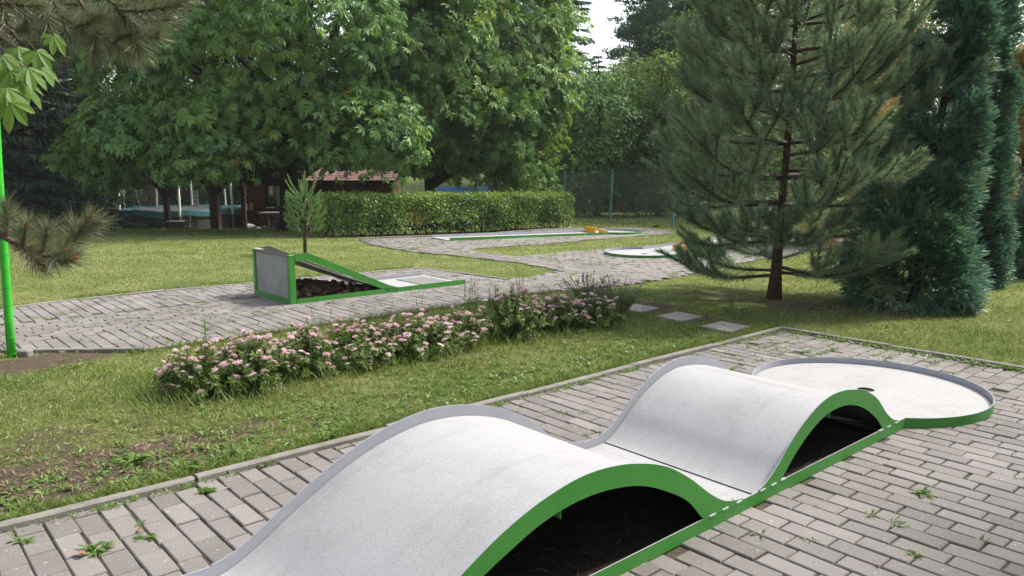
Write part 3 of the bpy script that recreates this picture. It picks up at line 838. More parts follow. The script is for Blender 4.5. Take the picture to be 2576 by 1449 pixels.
def palmate(mb, P, A, N, L, rg, c, nl=6, wid=.36, m=0, droop=.5):
    """hand shaped chestnut leaves: P leaf centres, A axes, N upper side"""
    n = len(P); A = nrm(A); B = nrm(np.cross(N, A)); N = np.cross(A, B)
    L = np.broadcast_to(np.asarray(L, float), (n,))
    for k, a in enumerate(np.linspace(-1.9, 1.9, nl)):
        a = a + rg.normal(0, .1, n)
        d = A * np.cos(a)[:, None] + B * np.sin(a)[:, None] - N * (droop * rg.uniform(.55, 1.25, n))[:, None]
        s = 1 - .38 * (np.abs(a) / 1.9) ** 1.5
        nn = N + d * .5 + rg.normal(0, .15, (n, 3))
        mb.kites(P, d, nn, L * s * rg.uniform(.85, 1.1, n), L * s * wid, c=np.clip(c + rg.normal(0, .06, n), 0, 1), m=m, mid=.62, droop=.12, fold=rg.uniform(-.1, .1))


def clump_crown(mb, ctrs, outs, per, rad, L, rg, leaf='kite', flat=.55, m=0, wid=.5, tintfn=None, up=.7, droop=.5, nl=6, sag=.8):
    """sprays of leaves: each clump is a drooping cap of leaves round its centre"""
    n = len(ctrs); o = nrm(outs); Nn = nrm(o * (1 - up) + np.array([0, 0, up]) + rg.normal(0, .18, (n, 3)))
    t, b = perp(Nn)
    rr = rad * rg.uniform(.6, 1.35, n)
    a = rg.uniform(0, 2 * PI, (n, per)); q = np.sqrt(rg.random((n, per)))
    x = q * np.cos(a); y = q * np.sin(a)
    P = ctrs[:, None] + (x[..., None] * t[:, None] + y[..., None] * b[:, None]) * rr[:, None, None] + \
        Nn[:, None] * (flat * rr[:, None] * (rg.normal(0, .3, (n, per)) - sag * q ** 2))[..., None]
    A = (x[..., None] * t[:, None] + y[..., None] * b[:, None]) + o[:, None] * .55 + rg.normal(0, .3, (n, per, 3))
    A = A - Nn[:, None] * (.25 + .4 * q)[..., None]
    N2 = Nn[:, None] + rg.normal(0, .28, (n, per, 3)) + o[:, None] * .25
    tint = rg.uniform(.18, .8, n)[:, None] + rg.normal(0, .14, (n, per))
    if tintfn is not None: tint = tint + tintfn(P)
    P = P.reshape(-1, 3); A = A.reshape(-1, 3); N2 = N2.reshape(-1, 3); tint = np.clip(tint.ravel(), 0, 1)
    LL = L * rg.uniform(.7, 1.2, len(P))
    if leaf == 'palm': palmate(mb, P, A, N2, LL, rg, tint, nl=nl, m=m, droop=droop)
    else: mb.kites(P, A, N2, LL, LL * wid, c=tint, m=m, droop=.1)
    return P


def ell_points(rg, n, c, r, rin=.6, zmin=-1e9, low=1., face=None):
    out = []
    while len(out) < n:
        d = rdir(rg, n * 2); k = rg.uniform(rin, 1.0, n * 2) ** .6
        p = d * k[:, None]
        bump_ = 1 + .13 * np.sin(d[:, 0] * 5 + c[0]) * np.sin(d[:, 1] * 6 + d[:, 2] * 4 + c[1])
        p = p * bump_[:, None]
        p[:, 2] = np.where(p[:, 2] < 0, p[:, 2] * low, p[:, 2])
        w_ = np.asarray(c) + p * np.asarray(r)
        ok = w_[:, 2] > zmin + .35 * np.sin(w_[:, 0] * 1.7) * np.cos(w_[:, 1] * 1.3 + w_[:, 0])
        if face is not None: ok &= face(w_)
        out += [np.c_[w_, d][i] for i in np.nonzero(ok)[0]]
    o = np.array(out[:n]); return o[:, :3], o[:, 3:]


def limbs(mb, base, top, tips, r0, rg, n=8, wob=.25):
    """a trunk from base to top, limbs leaving it towards the tips"""
    base = np.asarray(base, float); top = np.asarray(top, float); H = np.linalg.norm(top - base)
    P = base + (top - base) * np.linspace(0, 1, 12)[:, None]; P[1:, :2] += np.cumsum(rg.normal(0, .012 * H * wob, (11, 2)), 0)
    rad = r0 * (1 - .8 * np.linspace(0, 1, 12)); rad[0] *= 1.5; rad[1] *= 1.12
    mb.tube(P, rad, 12, rg=rg, rough=.05)
    for t in tips:
        t = np.asarray(t, float); f = np.clip((t[2] - base[2]) / H * rg.uniform(.35, .6), .2, .9)
        s = P[int(f * 11)]; k = np.linalg.norm(t - s)
        mid = s + (t - s) * .5 + np.array([0, 0, .12 * k]) + rg.normal(0, .06 * k, 3)
        c = cat_curve([s, mid, t], 8)
        mb.tube(c, np.linspace(min(rad[int(f * 11)] * .55, .03 + .035 * k), .012, 8), 6, rg=rg, rough=.05)
        for q in range(3):
            i = rg.integers(3, 7); e = c[i] + (t - s) * .28 + rg.normal(0, .16 * k, 3)
            mb.tube(cat_curve([c[i], (c[i] + e) / 2 + np.array([0, 0, .03 * k]), e], 5), np.linspace(.025, .008, 5), 5)


def broadleaf(name, label, loc, H, parts, r0, mat, leafL, per, rad, seed, leaf='kite', trunk_top=.75, cat='tree', group=None, wid=.5, tintfn=None, barkm='bark', up=.55, ntips=9, droop=.5, lean=(0, 0), flat=.55):
    """parts: list of (n clumps, centre, radii, rin, zmin, low), all relative to the foot"""
    rg = R(seed); root = thing(name, label, cat, loc, 0, group)
    cr = MB(); tips = []
    for n, c, r, rin, zmin, low in parts:
        p, d = ell_points(rg, n, c, r, rin, zmin, low)
        clump_crown(cr, p, d, per, rad, leafL, rg, leaf, wid=wid, tintfn=tintfn, up=up, droop=droop, flat=flat)
        tips += list(p[rg.choice(len(p), min(ntips, len(p)), False)] * np.array([.82, .82, .97]))
    tr = MB(); limbs(tr, (0, 0, -.15), (lean[0], lean[1], H * trunk_top), tips, r0, rg)
    tr.build('trunk', MT[barkm], root, True); cr.build('crown', MT[mat], root)
    return root


# ---- the two chestnuts
pg = at(735, 588); x1, y1 = W(735, 500, 22.5)[:2]
z1 = float(zt(x1, y1))
chA = broadleaf('chestnut_tree', 'large horse chestnut with thick dark trunk right behind the young pine', (x1, y1, z1), 11,
                [(640, (.2, 0, 5.7), (5.5, 4.9, 5.6), .72, 2.2, .78), (130, (.2, 0, 5.4), (3.8, 3.4, 4.2), .5, 2.4, .7),
                 (30, (-2.9, -3.3, 3.0), (1.5, 1.1, .7), .4, 2.3, 1), (26, (-3.7, -2.6, 2.25), (1.3, 1.0, .6), .3, 1.4, 1), (30, (-1.5, -3.3, 2.4), (1.8, .8, .4), .3, 1.75, 1), (34, (2.6, -3.2, 2.9), (1.7, 1.1, .9), .4, 1.8, 1)],
                .34, 'chestnut', .235, 28, .66, 11, leaf='palm', cat='tree', group='horse chestnuts', ntips=10)
x2, y2 = W(1083, 480, 26)[:2]; z2 = float(zt(x2, y2))
chB = broadleaf('chestnut_tree', 'horse chestnut with slimmer trunk rising behind the clipped hedge', (x2, y2, z2), 11,
                [(520, (1.5, -.3, 5.6), (3.35, 3.3, 5.8), .7, 2.25, .75), (90, (1.2, -.2, 5.2), (2.2, 2.2, 4), .4, 2.2, .7), (26, (3.0, -1.6, 2.6), (1.2, 1.2, .9), .3, 1.7, 1)],
                .19, 'chestnut', .235, 28, .64, 12, leaf='palm', cat='tree', group='horse chestnuts', ntips=9)

# ---- the clipped hedge
rg = R(21)
hA = at(846, 599)[:2]; hB = at(1441, 575)[:2]; hd = (hB - hA); HL = float(np.linalg.norm(hd)); hd = hd / HL; hn = np.array([-hd[1], hd[0]])
HWD, HH = 1.0, .97
hroot = thing('clipped_hedge', 'long clipped hornbeam hedge with flat top beside the long lane', 'hedge', (hA[0], hA[1], float(zt(*hA))), math.atan2(hd[1], hd[0]))
hm = MB()


def hz(x):  # ground under the hedge, relative to its start
    p = hA + hd * np.asarray(x)[..., None]; return zt(p[..., 0], p[..., 1]) - float(zt(*hA))


n = 26000
f = rg.random(n); x = rg.uniform(0, HL, n); y = rg.uniform(0, HWD, n); z = rg.uniform(.08, HH, n) ** 1
P = np.c_[x, y, z]; N_ = np.zeros((n, 3))
s_ = f < .46; P[s_, 1] = rg.normal(.03, .035, s_.sum()); N_[s_, 1] = -1
s_ = (f >= .46) & (f < .74); P[s_, 2] = HH + rg.normal(-.01, .028, s_.sum()); N_[s_, 2] = 1
s_ = (f >= .74) & (f < .82); P[s_, 1] = HWD + rg.normal(0, .04, s_.sum()); N_[s_, 1] = 1
s_ = (f >= .82) & (f < .87); P[s_, 0] = HL + rg.normal(0, .05, s_.sum()); N_[s_, 0] = 1
s_ = (f >= .87) & (f < .91); P[s_, 0] = rg.normal(0, .05, s_.sum()); N_[s_, 0] = -1
ins = f >= .91; N_[ins] = rdir(rg, ins.sum())
lumps = .05 * np.sin(P[:, 0] * 2.3) * np.sin(P[:, 2] * 5 + P[:, 0]) + .03 * np.sin(P[:, 0] * 6.1 + 1)
P[:, 1] += np.where(N_[:, 1] < 0, lumps, 0); P[:, 2] += np.where(N_[:, 2] > 0, lumps * .5, 0)
keep = (P[:, 2] > .30) | (rg.random(n) < (.25 + .75 * np.clip((P[:, 2] - .05) / .3, 0, 1)) * (.55 + .45 * np.sin(P[:, 0] * 1.3 + 1)))
P = P[keep]; N_ = N_[keep]; n = len(P)
P[:, 2] += hz(P[:, 0])
d = rdir(rg, n) + N_ * .45 + np.array([0, 0, .15]); nn = N_ + np.array([0, 0, .5]) + rg.normal(0, .55, (n, 3))
yel = .35 * np.exp(-((P[:, 0] - 2.2) ** 2) / .16) + .18 * np.sin(P[:, 0] * 3.7) * np.sin(P[:, 2] * 6)
hm.kites(P, d, nn, rg.uniform(.05, .085, n), rg.uniform(.034, .055, n), c=np.clip(rg.normal(.42, .2, n) + yel, 0, 1), droop=.12)
k = 160; sx = rg.uniform(0, HL, k)
shoots = np.c_[sx, rg.uniform(.05, HWD, k), np.full(k, HH) + hz(sx)]
for j in range(5): hm.kites(shoots + np.array([0, 0, .022 * j]), rdir(rg, k) + np.array([0, 0, .5]), rdir(rg, k), .05, .03, c=.7)
hm.build('foliage', MT['hedge'], hroot)
st = MB()
for sx in np.arange(.15, HL, .24):
    sx += rg.normal(0, .05)
    for q in range(3):
        b_ = np.array([sx + rg.normal(0, .04), .35 + rg.normal(0, .15), float(hz(np.array(sx))) - .03]); e = b_ + np.array([rg.normal(0, .2), rg.normal(-.05, .2), rg.uniform(.5, .8)])
        st.tube(cat_curve([b_, (b_ + e) / 2 + rg.normal(0, .04, 3), e], 5), np.linspace(.016, .006, 5), 5)
st.build('stems', MT['bark'], hroot)
dk = MB()   # darker leaves close the hedge inside, their colour standing in for shade
k = 5000; x = rg.uniform(.1, HL - .1, k); P = np.c_[x, rg.uniform(.18, HWD - .15, k), rg.uniform(.2, HH - .1, k) + hz(x)]
dk.kites(P, rdir(rg, k), rdir(rg, k), .16, .07, c=rg.uniform(0, .3, k)); dk.build('inner_leaves', MT['dark_leaf'], hroot)


# ---- needles
def shoot(nb_, tb, path, r0, r1, nper, L, w, rg, ang=.95, c0=.5, start=.15, cs=.16, up=.12, tubes=5):
    """a twig with needles all round it; nb_ needles, tb wood"""
    path = np.asarray(path, float); k = len(path)
    tb.tube(path, np.linspace(r0, r1, k), tubes, cap=False)
    d = nrm(np.gradient(path, axis=0))
    t = start + (1 - start) * rg.random(nper) ** .85
    i = t * (k - 1); j = np.clip(i.astype(int), 0, k - 2); f = (i - j)[:, None]
    P = path[j] * (1 - f) + path[j + 1] * f; D = nrm(d[j] * (1 - f) + d[j + 1] * f)
    a, b = perp(D); ph = rg.uniform(0, 2 * PI, nper)[:, None]
    rad_ = a * np.cos(ph) + b * np.sin(ph)
    aa = (ang * (1 - .55 * t ** 3) + rg.normal(0, .16, nper))[:, None]
    DD_ = D * np.cos(aa) + rad_ * np.sin(aa) + np.array([0, 0, up])
    nb_.needles(P, DD_, L * rg.uniform(.7, 1.1, nper), w, rg, c=np.clip(c0 + rg.normal(0, cs, nper), 0, 1))


def pine_tree(root, H, z0, Lf, rg, mat, barkm, nwh, per, npn, L, w, r_tr, taper=1., curve=.35, sag=0., split=(.35, .55, .75)):
    tr = MB(); wood = MB(); ne = MB()
    zz = np.linspace(-.1, H, 16); ph = rg.uniform(0, 6)
    path = np.c_[.03 * np.sin(zz * 1.1 + ph), .03 * np.cos(zz * .9), zz]
    tr.tube(path, r_tr * (1 - .9 * np.linspace(0, 1, 16) ** taper) * np.r_[1.35, 1.1, np.ones(14)], 12, rg=rg, rough=.06)
    tr.build('trunk', MT[barkm], root, True)
    az0 = 0
    for i in range(nwh):
        t = i / (nwh - 1); z = z0 + (H - z0) * t ** .93; nb_ = per if t < .85 else max(3, per - 1); az0 += 1.1
        for k in range(nb_):
            az = az0 + 2 * PI * k / nb_ + rg.normal(0, .15); L_ = Lf(t) * rg.uniform(.82, 1.12)
            if L_ < .08: continue
            out = np.array([math.cos(az), math.sin(az), 0]); el = .12 + .55 * t - sag * (1 - t)
            if k % 3 < 2:
                e_ = np.array([math.cos(az + .5), math.sin(az + .5), .35]) * min(.55, .35 * L_ + .12); q_ = np.array([np.interp(z, zz, path[:, 0]), np.interp(z, zz, path[:, 1]), z + .12])
                shoot(ne, wood, cat_curve([q_, q_ + e_ * .5, q_ + e_ + np.array([0, 0, .08])], 5), .006, .003, int(npn * .5), L, w, rg, start=.1, c0=.5)
            b0 = np.array([np.interp(z, zz, path[:, 0]), np.interp(z, zz, path[:, 1]), z + rg.normal(0, .05)])
            side = np.array([-out[1], out[0], 0]); bend = rg.normal(0, .10)
            P = [b0, b0 + (out * math.cos(el) + np.array([0, 0, math.sin(el) * .55]) + side * bend * .4) * L_ * .5,
                 b0 + (out * math.cos(el) * .93 + np.array([0, 0, math.sin(el) + curve * .55]) + side * bend) * L_]
            C = cat_curve(P, 12)
            shoot(ne, wood, C, .006 + .011 * L_, .004, int(npn * L_ * 2.6), L, w, rg, start=.16 if L_ > .4 else .05, c0=.40 + .12 * t, cs=.25)
            for f in split:
                if L_ < .35 and f < .5: continue
                j = int(f * 11)
                for sgn in (-1, 1, 0):
                    if sgn == 0 and rg.random() < .55: continue
                    l2 = L_ * (1 - f) * rg.uniform(.62, 1.0) * (.55 if sgn == 0 else 1) + .05
                    dd = nrm(C[j + 1] - C[j]); e = nrm(dd * .85 + side * sgn * rg.uniform(.5, .85) + np.array([0, 0, .18 + rg.normal(0, .15)]))
                    Q = cat_curve([C[j], C[j] + e * l2 * .55, C[j] + nrm(e + np.array([0, 0, .30])) * l2], 7)
                    shoot(ne, wood, Q, .008, .003, int(npn * (.35 + l2 * 2.2)), L, w, rg, start=.12, c0=.5 + .1 * t, cs=.25)
                    if l2 > .26:
                        for s3 in (-1, 1):
                            e3 = nrm(e + side * s3 * .6 + out * .2 + np.array([0, 0, .2])); l3 = l2 * .5
                            shoot(ne, wood, cat_curve([Q[3], Q[3] + e3 * l3 * .5, Q[3] + nrm(e3 + np.array([0, 0, .3])) * l3], 5), .005, .003, int(npn * (.3 + l3 * 2)), L, w, rg, start=.1, c0=.55 + .1 * t, cs=.25)
    wood.build('branches', MT['twig'], root, True); ne.build('needles', MT[mat], root)
    return root


pp = at(1956, 752)
pine = thing('pine_tree', 'bushy black pine with long upturned needle branches standing on the bare patch of lawn', 'pine tree', pp, .4)
pine_tree(pine, 5.6, .32, lambda t: 1.90 * (1 - t) ** .62 * (.80 + .8 * min(t * 5, 1) * .28), R(31), 'pine', 'pinebark', 18, 6, 270, .100, .0072, .07, .6, sag=.12, split=(.42, .68))

# ---- young pine
ps = at(767, 639)
sap = thing('young_pine', 'small young pine with pale upright candles on a thin bare trunk', 'pine sapling', ps, .0)
rg = R(41); tr = MB(); wood = MB(); ne = MB()
SH = (639 - 425) / CF * 13.5
tr.tube(np.c_[[0, .012, .03, .04, .03], [0, 0, .01, .01, 0], [-.05, .3, .55, .8, SH * .70]], [.034, .03, .024, .018, .010], 10, rg=rg, rough=.05)
tr.build('trunk', MT['pinebark'], sap, True)
top = np.array([.03, 0, SH * .66])
for az, el, L_ in ((0, 1.50, .48), (1.8, 1.38, .40), (3.3, .85, .50), (3.0, .55, .46), (.2, .95, .46), (-.5, .62, .42), (4.6, .8, .4), (5.4, 1.0, .35), (2.0, .7, .4)):
    d0 = np.array([math.cos(az) * math.cos(el), math.sin(az) * math.cos(el), math.sin(el)])
    shoot(ne, wood, cat_curve([top, top + d0 * L_ * .55, top + nrm(d0 + np.array([0, 0, .3])) * L_], 7), .010, .006, 520, .040, .0075, rg, ang=.72, c0=.75, start=.03)
for i, z in enumerate(np.linspace(.40, SH * .60, 6)):
    L0 = .47 * (1 - .30 * i / 5) if i > 0 else .40
    for k in range(7):
        az = i * .7 + k * PI / 3.5 + rg.normal(0, .15); el = .20 + .05 * i; L_ = L0 * rg.uniform(.7, 1.15)
        d0 = np.array([math.cos(az) * math.cos(el), math.sin(az) * math.cos(el), math.sin(el)]); b0 = np.array([.03, 0, z])
        C = cat_curve([b0, b0 + d0 * L_ * .55, b0 + nrm(d0 + np.array([0, 0, .28])) * L_], 7)
        cc_ = .30 + .08 * i
        shoot(ne, wood, C, .006, .004, 300, .040, .007, rg, ang=.75, c0=min(cc_ + .12, .68), start=.3)
        for s3 in (-1, 1):
            e = nrm(d0 + np.array([-d0[1], d0[0], .1]) * s3 * .7); Q = C[3]
            shoot(ne, wood, cat_curve([Q, Q + e * .1, Q + nrm(e + np.array([0, 0, .3])) * .2], 5), .004, .003, 170, .038, .0075, rg, c0=min(cc_ + .12, .55), start=.1)
wood.build('branches', MT['twig'], sap, True); ne.build('needles', MT['sapling'], sap)


# ---- cypresses
def cypress(root, H, rb, seed, mat='cypress', nsp=2300, rough=.34, lean=0., pw=.8, sp=1., nb=95):
    rg = R(seed); mb = MB()
    zb_ = H * rg.random(nb) ** 1.35; ab = rg.uniform(0, 2 * PI, nb); rbn = rg.uniform(.72, 1.18, nb); ib = rg.integers(0, nb, nsp)   # boughs carrying the sprays
    rho = rg.random(nsp) ** .6; z = np.clip(zb_[ib] + (rho - .6) * .42 * (1 - .5 * zb_[ib] / H) + rg.normal(0, .05, nsp), .02, H); t = z / H
    az = ab[ib] + rg.normal(0, .30, nsp) * (1.2 - .4 * rho)
    prof = rb * (np.clip(1 - t, 0, 1) ** pw) * np.clip(.80 + t * 4, 0, 1)
    r = prof * (.45 + .55 * rho) * rbn[ib] * (1 + rough * np.sin(az * 3 + z * 3.1) * np.sin(z * 4.3 + az))
    rad_ = np.c_[np.cos(az), np.sin(az), np.zeros(nsp)]; P = rad_ * r[:, None] * .84 + np.c_[lean * t ** 1.3, np.zeros(nsp), z + .03]
    tn = np.c_[-np.sin(az), np.cos(az), np.zeros(nsp)]
    fan = nrm(rad_ * .9 + np.array([0, 0, .62]) + rg.normal(0, .30, (nsp, 3)) - np.array([0, 0, 1.3]) * np.clip(.14 - t, 0, 1)[:, None] * 7)
    pl = nrm(tn * rg.normal(0, 1, nsp)[:, None] + np.cross(fan, tn) * rg.normal(0, .55, nsp)[:, None])
    base_t = np.clip(rg.normal(.42, .16, nb)[ib] + rg.normal(0, .1, nsp) + .25 * (rho - .6), 0, 1); per = 40  # tint darker inside, paler outwards, imitating inner shade and lit edges
    for k in range(per):
        a = rg.normal(0, .42, nsp)[:, None]; s0 = sp * rg.uniform(0, .30, nsp)[:, None] * (1 + .3 * (1 - t))[:, None]
        d = fan * np.cos(a) + pl * np.sin(a)
        C = P + fan * s0 * .9 + pl * np.sin(a) * s0 * .5
        mb.kites(C, d + rg.normal(0, .1, (nsp, 3)), np.cross(fan, pl) + rg.normal(0, .3, (nsp, 3)), (.4 + .6 * sp) * rg.uniform(.05, .115, nsp), rg.uniform(.013, .022, nsp), c=np.clip(base_t + rg.normal(0, .12, nsp) + .5 * (s0[:, 0] - .12), 0, 1))
    tr = MB(); tr.tube([(0, 0, -.1), (lean * .4, 0, H * .5), (lean * .91, 0, H * .93)], [.07, .045, .01], 8)
    tr.build('trunk', MT['bark'], root, True); mb.build('crown', MT[mat], root)
    return root


c1 = at(2288, 768); c2 = at(2450, 720)
cypress(thing('cypress', 'dense dark green cypress just right of the big pine', 'cypress', c1, 0, 'cypresses beside the pine'), 3.4, .56, 51, nsp=3600, lean=.34, pw=.72, sp=.8)
cypress(thing('cypress', 'blue green cypress standing a step behind its darker neighbour by the right edge', 'cypress', c2, 0, 'cypresses beside the pine'), 3.9, .22, 52, 'cypress_blue', 2800, lean=.05, pw=.6, sp=.6)
c3 = W(2640, 690, 10.6); c3[2] = zt(c3[0], c3[1])
cypress(thing('cypress', 'cypress at the right edge, most of it cut off by the frame', 'cypress', c3, 0, 'cypresses beside the pine'), 1.55, .5, 53, nsp=1500)
# yellow conifer behind them
for (px, D, H_, rb, lab, sd) in ((2560, 12.5, 3.2, .85, 'straw yellow conifer glowing behind the cypresses at the right edge', 54), (2175, 15.5, 5.2, 1.3, 'yellowish conifer glimpsed between the big pine and the cypress', 55)):
    p = W(px, 600, D); p[2] = zt(p[0], p[1]); cypress(thing('golden_conifer', lab, 'conifer', p, 0, 'yellow conifers'), H_, rb, sd, 'larch', 2200, .3)


# ---- spruces at the left
def spruce_mesh(seed, H=14., Rb=3.1, mat='spruce', nlev=34, nbr=14, dens=60, z0=.25, hang=1.0, tw=.06, tl=.30):
    rg = R(seed); mb = MB(); wd = MB()
    for i in range(nlev):
        t = i / nlev; z = z0 + (H - z0) * t
        for k in range(nbr if t < .8 else nbr // 2):
            az = rg.uniform(0, 2 * PI); L_ = Rb * (1 - t) ** .85 * rg.uniform(.72, 1.12) + .1
            out = np.array([math.cos(az), math.sin(az), 0]); b0 = np.array([0, 0, z])
            C = cat_curve([b0, b0 + out * L_ * .5 + np.array([0, 0, -.10 * L_]), b0 + out * L_ + np.array([0, 0, -.22 * L_ + .12])], 8)
            wd.tube(C, np.linspace(.02 + .01 * L_, .006, 8), 4, cap=False)
            m_ = int(dens * (.25 + L_ / Rb)); tt = .12 + .88 * rg.random(m_) ** .8; j = np.clip((tt * 7).astype(int), 0, 6); f = (tt * 7 - j)[:, None]
            P = C[j] * (1 - f) + C[j + 1] * f; side = np.array([-out[1], out[0], 0])
            sg = rg.choice([-1, 1], m_)[:, None]; d = out * rg.uniform(.3, .9, m_)[:, None] + side * sg * rg.uniform(.2, .9, m_)[:, None] + np.array([0, 0, -1]) * rg.uniform(.1, hang * 2, m_)[:, None]
            mb.kites(P, d, np.array([0, 0, 1.]) + rg.normal(0, .4, (m_, 3)), rg.uniform(.6, 1.3, m_) * tl, tw * rg.uniform(.7, 1.4, m_), c=np.clip(rg.normal(.4, .2) + rg.normal(0, .14, m_), 0, 1), mid=.4)
    tr = MB(); tr.tube([(0, 0, -.2), (0, 0, H * .5), (0, 0, H)], [.24, .14, .02], 10)
    return tr, wd, mb


def spruce(loc, label, seed, H, Rb, mat='spruce', group='dark conifers at the edge of the lawn', name='spruce', **k):
    root = thing(name, label, 'spruce' if name == 'spruce' else 'conifer', loc, 0, group)
    tr, wd, mb = spruce_mesh(seed, H, Rb, mat, **k)
    tr.build('trunk', MT['bark'], root, True); wd.build('branches', MT['bark'], root); mb.build('crown', MT[mat], root)
    return root


def foot(px, D):
    p = W(px, 500, D); p[2] = float(zt(p[0], p[1])); return p


spA = spruce(foot(110, 24.5), 'tall dark spruce with drooping branches, behind the tip of the near pine branch', 61, 13., 3.0)
spB = dup(spA, foot(-40, 21.5), 2.1, 1.02, 'dark spruce at the left edge behind the bright green post')
spC = dup(spA, foot(218, 28.), 4.0, (.66, .66, .85), 'dark spruce just left of the trampoline')
spD = dup(spA, foot(30, 31), 1.0, 1.1, 'spruce deep in shade between the two at the left edge')

# ---- the wood behind
limeA = broadleaf('lime_tree', 'sunlit yellow green tree seen through the gap left of the chestnut', foot(380, 33), 12,
                  [(260, (0, 0, 6.2), (4.2, 3.6, 5.4), .55, 1.4, .85)], .2, 'lime', .16, 34, .75, 71, group='trees behind the lawn', wid=.62)
dup(limeA, foot(60, 40), 2., 1.15, 'pale green tree behind the spruces at the left edge')
darkA = broadleaf('leafy_tree', 'dark leafy tree close behind the fence, left of the pointed hornbeam', foot(1500, 33), 8,
                  [(420, (0, 0, 3.3), (2.6, 2.3, 3.1), .5, .35, 1.)], .12, 'dark_leaf', .18, 36, .6, 72, group='trees behind the lawn', wid=.6)
hornA = broadleaf('hornbeam', 'pointed hornbeam with pale shoot tips behind the fence', foot(1655, 33), 8,
                  [(330, (0, 0, 2.6), (2.0, 1.8, 2.7), .5, .3, 1.), (130, (.15, 0, 5.0), (1.1, 1.0, 2.0), .4, .3, 1)], .12, 'hedge', .15, 42, .5, 73, group='trees behind the lawn', wid=.6, up=.8,
                  tintfn=lambda P: -.34 + .10 * (P[..., 2] - 2.5))
dup(hornA, foot(1580, 40), 2.4, (1.25, 1.25, 1.15), 'mid green tree between the pointed hornbeam and the chestnuts')
darkB = broadleaf('leafy_tree', 'tall dark tree filling the background between the chestnuts and the hut', foot(640, 44), 15,
                  [(420, (0, 0, 7.6), (5.6, 4.2, 7.4), .5, .6, 1.)], .25, 'dark_leaf', .24, 30, .95, 74, group='trees behind the lawn', wid=.6)
for px, D, s_, lab in ((250, 46, 1.0, 'dark tree behind the sunlit lime tree'), (930, 58, 1.15, 'dark tree behind the red roofed hut'), (1230, 52, 1.05, 'dark tree behind the slim trunked chestnut'),
                       (-120, 42, 1.1, 'dark tree beyond the spruces, cut by the left edge'), (1470, 50, (1.0, 1.0, .50), 'low dark tree under the gap of white sky'), (1590, 47, (1.0, 1.0, .60), 'dark tree behind the pointed hornbeam'), (1720, 49, (1.1, 1.1, 1.0), 'tall dark tree behind the reddish pine trunk'), (1360, 56, (1.1, 1.1, .8), 'dark tree behind the right edge of the chestnuts'), (1900, 40, .95, 'dark tree hidden behind the big pine'), (2250, 36, 1.0, 'dark tree behind the blue green cypress'), (2010, 30, (.9, .9, .8), 'dark tree straight behind the middle of the big pine')):
    dup(darkB, foot(px, D), px * .01, s_, lab)
copA = broadleaf('copper_tree', 'tall tree with brownish yellow leaves above the cypresses', foot(2230, 24), 12,
                 [(260, (0, 0, 6.2), (3.4, 3.0, 5.2), .5, 1.2, 1.)], .2, 'copper_leaf', .14, 34, .65, 75, group='trees behind the lawn', wid=.6)
dkC = broadleaf('leafy_tree', 'dark branched tree against bright sky in the upper right corner', foot(2640, 21), 11,
                [(230, (-.3, 0, 6.0), (3.2, 2.8, 4.6), .5, 1.2, 1.)], .2, 'dark_leaf', .13, 30, .62, 76, group='trees behind the lawn', wid=.6, tintfn=lambda P: .15)
dup(copA, foot(1890, 28), 1.9, (.7, .7, .72), 'brown tinged tree showing between the hornbeam and the big pine')
# conifers round the gap of sky
firA = spruce(foot(1408, 42), 'dark fir rising just right of the chestnut crowns against the white sky', 62, 16., 3.2, 'scots', 'conifers behind the lawn', 'fir', nlev=32, nbr=13, dens=60, hang=.35, tw=.11, tl=.34)
dup(firA, foot(1500, 46), 1.3, (.78, .78, .56), 'small pointed fir in the gap of white sky')
dup(firA, foot(1790, 46), 2.3, (1.1, 1.1, 1.05), 'fir close behind the top of the big pine')


def scots(loc, label, seed, H, rg=None):
    rg = R(seed); root = thing('scots_pine', label, 'pine tree', loc, 0, 'conifers behind the lawn')
    tr = MB(); tr.tube(np.c_[[0, .1, .15, .1, .2], [0, 0, .1, 0, 0], [-.2, H * .3, H * .55, H * .8, H]], [.22, .18, .15, .10, .03], 9)
    cr = MB(); wd = MB()
    for i in range(92):
        z = H * rg.uniform(.36, 1.0); az = rg.uniform(0, 6.28); L_ = (2.9 * (1 - (z / H - .36) / .8)) * rg.uniform(.5, 1.15)
        e = np.array([math.cos(az) * L_, math.sin(az) * L_, z + rg.uniform(-.2, .5)]); b0 = np.array([.1, 0, z - .3])
        wd.tube(cat_curve([b0, (b0 + e) / 2 + np.array([0, 0, .1]), e], 6), np.linspace(.05, .012, 6), 5, cap=False)
        for q in range(5):
            c = e * np.array([1, 1, 1.]) + rg.normal(0, 1, 3) * np.array([.55, .55, .16]) - (e - b0) * rg.uniform(0, .35)
            k = 75; d = rdir(rg, k); d[:, 2] = np.abs(d[:, 2]) * .7 + .1
            P = c + rdir(rg, k) * np.array([.50, .50, .16]) * rg.random((k, 1)) ** .4
            cr.kites(P, d, rdir(rg, k), rg.uniform(.16, .30, k), .075, c=np.clip(rg.normal(.45, .18) + rg.normal(0, .1, k), 0, 1), mid=.5)
    tr.build('trunk', MT['redbark'], root, True); wd.build('branches', MT['redbark'], root); cr.build('crown', MT['scots'], root)
    return root


scA = scots(foot(1690, 45), 'tall pine with reddish trunk right of the gap of white sky', 63, 14.5)
dup(scA, foot(1625, 47), 2.2, 1.0, 'pine reaching into the gap of white sky from the right')
dup(scA, foot(1830, 50), 4.0, 1.1, 'pine crown behind the top left of the big bushy pine')

# ============================================= hut, pergola, trampoline, fences
def X(px, D): return W(px, 500, D)[0]
def Z(py, D): return W(CX, py, D)[2]


HD = 29.
zb = float(zt(X(760, HD), HD)) - .02
hut = thing('kiosk_hut', 'brick red plank hut with reddish shingle roof and dark windows behind the chestnut trunk', 'hut', (X(800, HD), HD, zb))
hx0 = X(800, HD)


